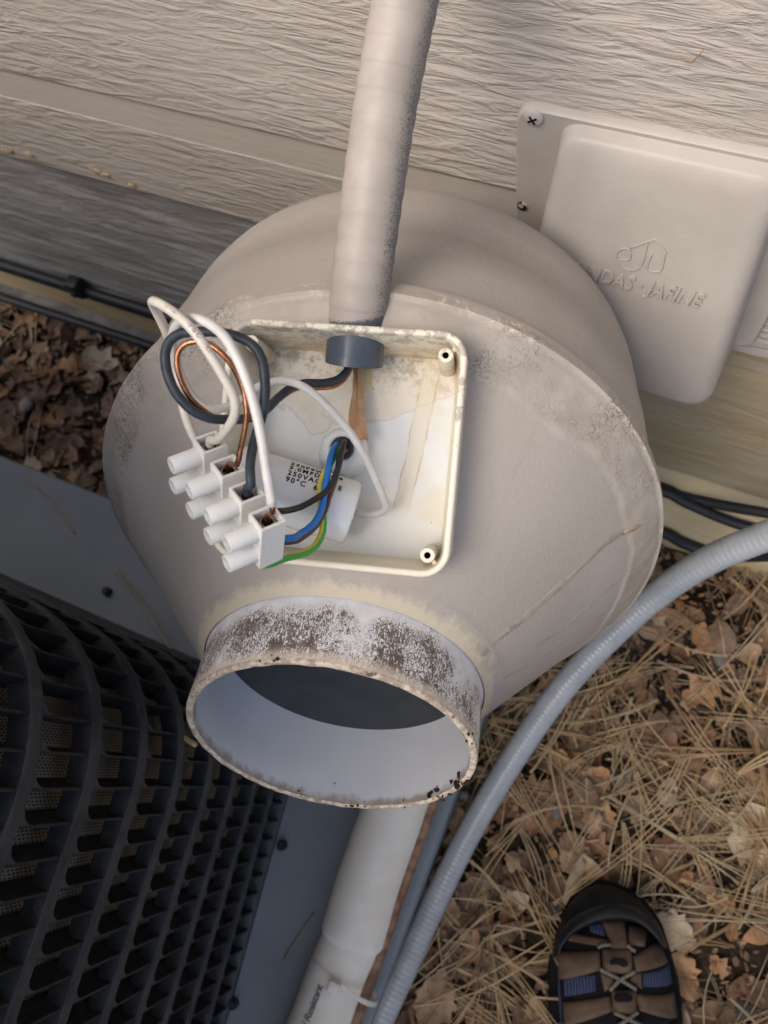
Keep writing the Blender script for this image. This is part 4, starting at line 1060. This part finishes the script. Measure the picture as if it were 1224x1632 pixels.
ol += [Vector((.048, -.12, .012)), Vector((.040, -.175, .012)), Vector((.02, -.20, .012)), Vector((-.015, -.20, .012)), Vector((-.036, -.175, .012)), Vector((-.044, -.12, .012)), cs(100, 1186, .012), cs(60, 950, .012)]
def off(loop, k, z):
    c = sum(loop, Vector()) / len(loop); return [Vector((c.x + (p.x - c.x) * k, c.y + (p.y - c.y) * k, z)) for p in loop]
V, Fc = loops_mesh([off(ol, .93, -.004), off(ol, .99, .003), off(ol, 1.0, .014), off(ol, .985, .022), off(ol, .93, .023)], True, True)
sandal = mesh_obj('sandal', V, Fc, MAT['lining_black'], person); sandal.data.set_sharp_from_angle(angle=math.radians(50))
# rubber toe cap
def pl(pts, n):
    P = [Vector(p) for p in pts]; d = [0]
    for i in range(1, len(P)): d.append(d[-1] + (P[i] - P[i - 1]).length)
    out = []
    for k in range(n):
        s = d[-1] * k / (n - 1); i = 0
        while i < len(P) - 2 and d[i + 1] < s: i += 1
        t = (s - d[i]) / max(1e-9, d[i + 1] - d[i]); out.append(P[i].lerp(P[i + 1], t))
    return out
l0 = pl([cs(x, y, .012) for x, y in ((70, 720), (105, 500), (150, 370), (230, 240), (330, 150), (430, 105), (540, 122), (660, 170), (770, 245), (850, 335), (915, 440), (960, 600))], 29)
l1 = pl([cs(x, y, .034) for x, y in ((95, 700), (130, 500), (175, 400), (250, 290), (340, 205), (440, 160), (540, 172), (650, 215), (755, 285), (835, 370), (905, 475), (955, 610))], 29)
l2 = pl([cs(x, y, .050) for x, y in ((120, 680), (150, 560), (230, 455), (310, 390), (400, 335), (500, 305), (570, 295), (660, 315), (750, 360), (830, 420), (895, 500), (950, 615))], 29)
l3 = pl([cs(x, y, .0545) for x, y in ((135, 680), (165, 580), (240, 490), (320, 440), (410, 400), (500, 378), (580, 368), (660, 375), (740, 400), (815, 450), (885, 525), (945, 620))], 29)
l4 = pl([cs(x, y, .0530) for x, y in ((150, 680), (175, 600), (250, 515), (330, 465), (420, 430), (510, 412), (590, 405), (660, 410), (735, 430), (805, 475), (870, 540), (938, 625))], 29)
l5 = [p + Vector((0, .012, -.004)) for p in l4]
rows = [l0, l1, l2, l3, l4, l5]; V = [p for r in rows for p in r]; Fc = []
for j in range(5):
    for k in range(28): Fc.append((j * 29 + k, j * 29 + k + 1, (j + 1) * 29 + k + 1, (j + 1) * 29 + k))
mesh_obj('toe_cap', V, Fc, MAT['rubber_black'], sandal)
def patch(name, quad, mat, lift, th=.0022, nu=10, nv=6, bulge=0.0):
    """a strap: a four-sided patch laid over the instep, corners given where the photo shows them"""
    a, b, c, d = [cs(x, y, .055) for x, y in quad]
    V = []; Fc = []
    for j in range(nv + 1):
        for i in range(nu + 1):
            u, v = i / nu, j / nv
            p = (a * (1 - u) + b * u) * (1 - v) + (d * (1 - u) + c * u) * v
            e = min(u, 1 - u, v, 1 - v)
            z = foot_z(p.x, p.y) + lift + th * min(1, e * 7 + .25) + bulge * math.sin(PI * u) * math.sin(PI * v)
            V.append(Vector((p.x, p.y, z)))
    n = (nu + 1) * (nv + 1)
    V += [p - Vector((0, 0, th + .002)) for p in V]
    idx = lambda i, j: j * (nu + 1) + i
    for j in range(nv):
        for i in range(nu):
            Fc.append((idx(i, j), idx(i + 1, j), idx(i + 1, j + 1), idx(i, j + 1)))
            Fc.append((n + idx(i, j), n + idx(i, j + 1), n + idx(i + 1, j + 1), n + idx(i + 1, j)))
    ed = [idx(i, 0) for i in range(nu + 1)] + [idx(nu, j) for j in range(1, nv + 1)] + [idx(i, nv) for i in range(nu - 1, -1, -1)] + [idx(0, j) for j in range(nv - 1, 0, -1)]
    for i in range(len(ed)): Fc.append((ed[i], n + ed[i], n + ed[(i + 1) % len(ed)], ed[(i + 1) % len(ed)]))
    return mesh_obj(name, V, Fc, mat, sandal)
patch('lining', ((150, 480), (930, 470), (1060, 1190), (170, 1190)), MAT['lining_black'], -.0005, .001, 18, 18)
patch('sock_window', ((180, 830), (420, 800), (420, 925), (185, 990)), MAT['sock_knit'], .0006, .0015)
patch('sock_window', ((775, 805), (1020, 790), (1038, 935), (770, 900)), MAT['sock_knit'], .0006, .0015)
patch('sock_window', ((370, 465), (490, 440), (500, 540), (390, 510)), MAT['sock_knit'], .0006, .0015)
patch('strap', ((485, 430), (655, 415), (665, 640), (545, 640)), MAT['strap_leather'], .0022)
patch('strap', ((200, 510), (520, 565), (500, 610), (190, 575)), MAT['strap_leather'], .0016)
patch('strap', ((690, 470), (850, 490), (800, 620), (670, 600)), MAT['strap_leather'], .0016)
patch('strap', ((138, 665), (450, 635), (455, 770), (150, 870)), MAT['strap_leather'], .0020)
patch('strap', ((700, 680), (930, 590), (1005, 765), (710, 790)), MAT['strap_leather'], .0020)
patch('strap', ((175, 1030), (520, 950), (540, 1060), (190, 1200)), MAT['strap_leather'], .0020)
patch('strap', ((715, 945), (1050, 1000), (1072, 1190), (730, 1060)), MAT['strap_leather'], .0020)
patch('strap', ((450, 780), (545, 815), (560, 880), (480, 930)), MAT['strap_leather'], .0012)
patch('strap', ((690, 800), (760, 790), (765, 915), (660, 850)), MAT['strap_leather'], .0012)
patch('strap_hub', ((470, 620), (690, 620), (690, 800), (470, 790)), MAT['strap_leather'], .0030, .003, 12, 10, .002)
patch('strap_hub', ((530, 915), (715, 915), (715, 1085), (540, 1080)), MAT['strap_leather'], .0030, .003, 12, 10, .002)
for hx_, hy_ in ((592, 725), (618, 975)):
    p = cs(hx_, hy_, .062); bm = bmesh.new(); bmesh.ops.create_uvsphere(bm, u_segments=20, v_segments=8, radius=1)
    zz = foot_z(p.x, p.y) + .0078
    for v in bm.verts: v.co = Vector((p.x + v.co.x * .0078, p.y + v.co.y * .0038, zz + v.co.z * .0008))
    bm_obj('lace_hole', bm, MAT['lining_black'], sandal, smooth=True)
for path in (((450, 770), (600, 845), (720, 920)), ((712, 790), (600, 850), (520, 925)), ((440, 620), (480, 605), (540, 600)), ((665, 605), (700, 635), (725, 650)), ((550, 1080), (650, 1125), (760, 1180)), ((730, 1080), (650, 1130), (560, 1186))):
    P = []
    for x, y in path:
        p = cs(x, y, .062); P.append(Vector((p.x, p.y, foot_z(p.x, p.y) + .0062)))
    tube('bungee_cord', P, .0016, MAT['cord_grey'], sandal, n=8, step=.0007, rfun=lambda s, a, t: .0011 + .0007 * abs(math.sin(s * PI / .0032)))

# ------------------------------------------------------------------ litter on the ground
rl = random.Random(21)
def free(x, y, m=0.0):
    if y > W + .008 - m or (x > -.12 and y > W - .012): return False
    if x < -.040 + m and y < .114 + m: return False
    return True
needle_protos = []
for k in range(12):
    L = rl.uniform(.070, .140); r = rl.uniform(.00045, .00095); cur = rl.uniform(-.010, .010); bend = rl.uniform(-.008, .008); n = 8
    V = []; Fc = []
    for q_ in range(rl.choice((1, 2, 2, 3))):
        b0 = len(V); sp = rl.uniform(-.055, .055); c2 = cur + rl.uniform(-.004, .004); up_ = rl.uniform(.0, .004)
        for i in range(n + 1):
            t = i / n; x = (t - .5) * L; y = c2 * (4 * (t - .5) ** 2 - 1) + bend * (t - .5) ** 3 + sp * t * L + q_ * .0011; zz = .003 * math.sin(t * PI) + up_ * t + q_ * .0006
            q = r * (1 if t < .8 else 1 - .75 * (t - .8) / .2)
            for a in (0.5, 2.6, 4.7): V.append((x, y + math.cos(a) * q, zz + math.sin(a) * q))
        for i in range(n):
            for a in range(3): Fc.append((b0 + i * 3 + a, b0 + i * 3 + (a + 1) % 3, b0 + i * 3 + 3 + (a + 1) % 3, b0 + i * 3 + 3 + a))
    me = bpy.data.meshes.new('pine_needle'); me.from_pydata(V, [], Fc); me.materials.append(MAT['needle%d' % rl.choice((0, 0, 1, 2, 2, 3))])
    me.polygons.foreach_set('use_smooth', [True] * len(me.polygons)); me.update()
    needle_protos.append((np.array(V), Fc, me))
WR = [.80]
def spot():
    while True:
        if rl.random() < WR[0]: x, y = rl.uniform(-.06, .50), rl.uniform(-.36, W + .01)
        else: x, y = rl.uniform(-1.25, -.05), rl.uniform(.11, W + .01)
        if free(x, y): return x, y
def litter_M(x, y, z, tilt=.12, sc=1.0):
    return Matrix.Translation((x, y, z)) @ Matrix.Rotation(rl.uniform(0, 2 * PI), 4, 'Z') @ Matrix.Rotation(rl.gauss(0, tilt), 4, 'Y') @ Matrix.Rotation(rl.gauss(0, tilt), 4, 'X') @ Matrix.Scale(sc, 4)
def leaf_mesh(k):
    """a dried leaf: toothed or lobed outline, curled in depth"""
    L = rl.uniform(.028, .056); lob = k % 3; nu = 12; nv = 6; V = []; Fc = []
    cu, cv_ = rl.uniform(-14, 22), rl.uniform(10, 40)
    for i in range(nu + 1):
        t = i / nu
        w = L * (.36 if lob else .30) * math.sin(PI * t ** .8) ** .75
        if lob == 1: w *= 1 + .35 * math.sin(t * 5.2 * PI)
        if lob == 2: w *= 1 + .16 * math.sin(t * 9 * PI)
        for j in range(nv + 1):
            s_ = (j / nv - .5) * 2; x = (t - .5) * L; y = s_ * w
            zz = cu * x * x + cv_ * y * y + .0022 * noise.noise(Vector((x * 90 + k * 7, y * 90, k)))
            V.append((x, y, zz))
    for i in range(nu):
        for j in range(nv): Fc.append((i * (nv + 1) + j, i * (nv + 1) + j + 1, (i + 1) * (nv + 1) + j + 1, (i + 1) * (nv + 1) + j))
    me = bpy.data.meshes.new('leaf'); me.from_pydata(V, [], Fc); me.materials.append(MAT['leaf%d' % (k % 5)])
    me.polygons.foreach_set('use_smooth', [True] * len(me.polygons)); me.update(); return me
leaves = [leaf_mesh(k) for k in range(20)]
WR[0] = .68
for k in range(290):
    x, y = spot()
    link('leaf', rl.choice(leaves), ground, litter_M(x, y, gz_(x, y) + rl.uniform(.002, .012), .32, rl.uniform(.55, 1.15)))
def stone_mesh(k):
    bm = bmesh.new(); bmesh.ops.create_icosphere(bm, subdivisions=2, radius=1)
    f = Vector((rl.uniform(.8, 1.3), rl.uniform(.7, 1.0), rl.uniform(.45, .7)))
    for v in bm.verts:
        d = 1 + .28 * noise.noise(v.co * 1.4 + Vector((k * 5, 0, 0))); v.co = Vector((v.co.x * f.x, v.co.y * f.y, v.co.z * f.z)) * d
    me = bpy.data.meshes.new('stone'); bm.to_mesh(me); bm.free(); me.materials.append(MAT['stone%d' % (k % 3)])
    me.polygons.foreach_set('use_smooth', [True] * len(me.polygons)); me.update(); return me
AVl = []; AFl = []; AIl = []; WR[0] = .5
for k in range(1150):
    x, y = spot(); me = rl.choice(leaves); b0 = len(AVl); mi_ = rl.choice((0, 1, 1, 1, 3, 3, 3, 4))
    M = litter_M(x, y, gz_(x, y) + rl.uniform(-.001, .006), .40, rl.uniform(.45, 1.05))
    AVl += [M @ v.co for v in me.vertices]; AFl += [tuple(i + b0 for i in p.vertices) for p in me.polygons]; AIl += [mi_] * len(me.polygons)
o = mesh_obj('leaf_litter', AVl, AFl, None, ground, True, mats=[MAT['leaf%d' % i] for i in range(5)], midx=AIl); o['kind'] = 'stuff'
WR[0] = .7
AVf = []; AFf = []; AIf = []
for k in range(9000):
    x, y = spot()
    M = litter_M(x, y, gz_(x, y) + abs(rl.gauss(0, .004)), .35, 1.0); L = rl.uniform(.003, .013); w = L * rl.uniform(.25, .7); n_ = rl.randint(5, 7); b0 = len(AVf)
    AVf.append(M @ Vector((0, 0, rl.uniform(-.1, .25) * L)))
    for i in range(n_):
        a = 2 * PI * i / n_; q = rl.uniform(.65, 1.15)
        AVf.append(M @ Vector((math.cos(a) * L * q * .5, math.sin(a) * w * q * .5, rl.uniform(-.08, .08) * L)))
    mi_ = rl.choice((0, 1, 1, 3, 3, 3, 3, 4))
    for i in range(n_): AFf.append((b0, b0 + 1 + i, b0 + 1 + (i + 1) % n_)); AIf.append(mi_)
o = mesh_obj('leaf_fragments', AVf, AFf, None, ground, False, mats=[MAT['leaf%d' % i] for i in range(5)], midx=AIf); o['kind'] = 'stuff'
stones = [stone_mesh(k) for k in range(9)]
for k in range(70):
    x, y = spot()
    link('stone', rl.choice(stones), ground, litter_M(x, y, gz_(x, y) + .001, .3, rl.uniform(.005, .0135)))
# the top needles one by one, the rest of the mat as one object
mats_n = [MAT['needle%d' % i] for i in range(4)]
AV = []; AF = []; AI = []; base = 0
WR[0] = .93
dens = lambda x, y: noise.noise(Vector((x * 7, y * 7, 11))) + .5 * noise.noise(Vector((x * 22, y * 22, 3)))
for k in range(1150):
    x, y = spot(); V, Fc, me = needle_protos[rl.randrange(12)]
    if dens(x, y) < rl.uniform(-.45, .35): continue
    M = np.array(litter_M(x, y, gz_(x, y) + rl.uniform(.003, .014), .10, rl.uniform(.7, 1.15)))
    AV.append(V @ M[:3, :3].T + M[:3, 3]); AF += [tuple(i + base for i in f) for f in Fc]; AI += [rl.choice((0, 0, 1, 2, 2, 3))] * len(Fc); base += len(V)
def inside_pad(P): return False
o = mesh_obj('needle_mat', np.concatenate(AV).tolist(), AF, None, ground, True, mats=mats_n, midx=AI); o['kind'] = 'stuff'
for k in range(260):
    while True:
        x, y = rl.uniform(-.03, .46), rl.uniform(-.34, W - .02)
        if free(x, y) and dens(x, y) > rl.uniform(-.5, .3): break
    link('pine_needle', needle_protos[rl.randrange(12)][2], ground, litter_M(x, y, gz_(x, y) + rl.uniform(.012, .021), .08, rl.uniform(.8, 1.25)))
# loose straws on the pad and in the grille
def straw(name, label, pts, r, mat):
    tag(tube(name, pts, r, mat, n=6, step=.004), label, 'straw')
straw('pine_needle', 'pale needle standing up between the grey pad and the louvre grille', [on_z(183, 905, PZ + .002), on_z(225, 960, PZ + .012), on_z(275, 1040, PZ + .02)], .0012, MAT['needle2'])
straw('twig', 'short pale twig caught in the louvre grille left of the outlet', [at(255, 1144, .52), at(275, 1163, .515), at(312, 1187, .50)], .0017, MAT['needle0'])

straw('pine_needle', 'thin needle lying alone on the grey slab between the grille and the white pipe', [on_z(452, 1530, PZ + .002), on_z(470, 1500, PZ + .002), on_z(500, 1455, PZ + .002)], .0007, MAT['needle1'])
straw('pine_needle', 'straw fallen across the top left edge of the grey slab', [on_z(40, 760, PZ + .003), on_z(85, 800, PZ + .002), on_z(120, 850, PZ + .002)], .0008, MAT['needle2'])

for o in S.objects:
    if o.parent is None and 'category' in o.keys():
        if o.name.startswith(('wall_cable', 'ground_cable')): o['group'] = 'black cables along the foot of the wall'
        if o.name.startswith('white_wire'): o['group'] = 'white wires at the terminal block'
        if o.name.startswith('pine_needle'): o['group'] = 'loose needles on the slab'
tw = on_y(1100, 100, W - .002)
tag(tube('dry_stem', [tw + Vector((-.004, -.001, .002)), tw, tw + Vector((.002, -.0015, .004)), tw + Vector((.004, -.002, .009))], .0003, MAT['needle1'], n=6, step=.002), 'tiny dry stem stuck on the siding above the vent', 'stem')
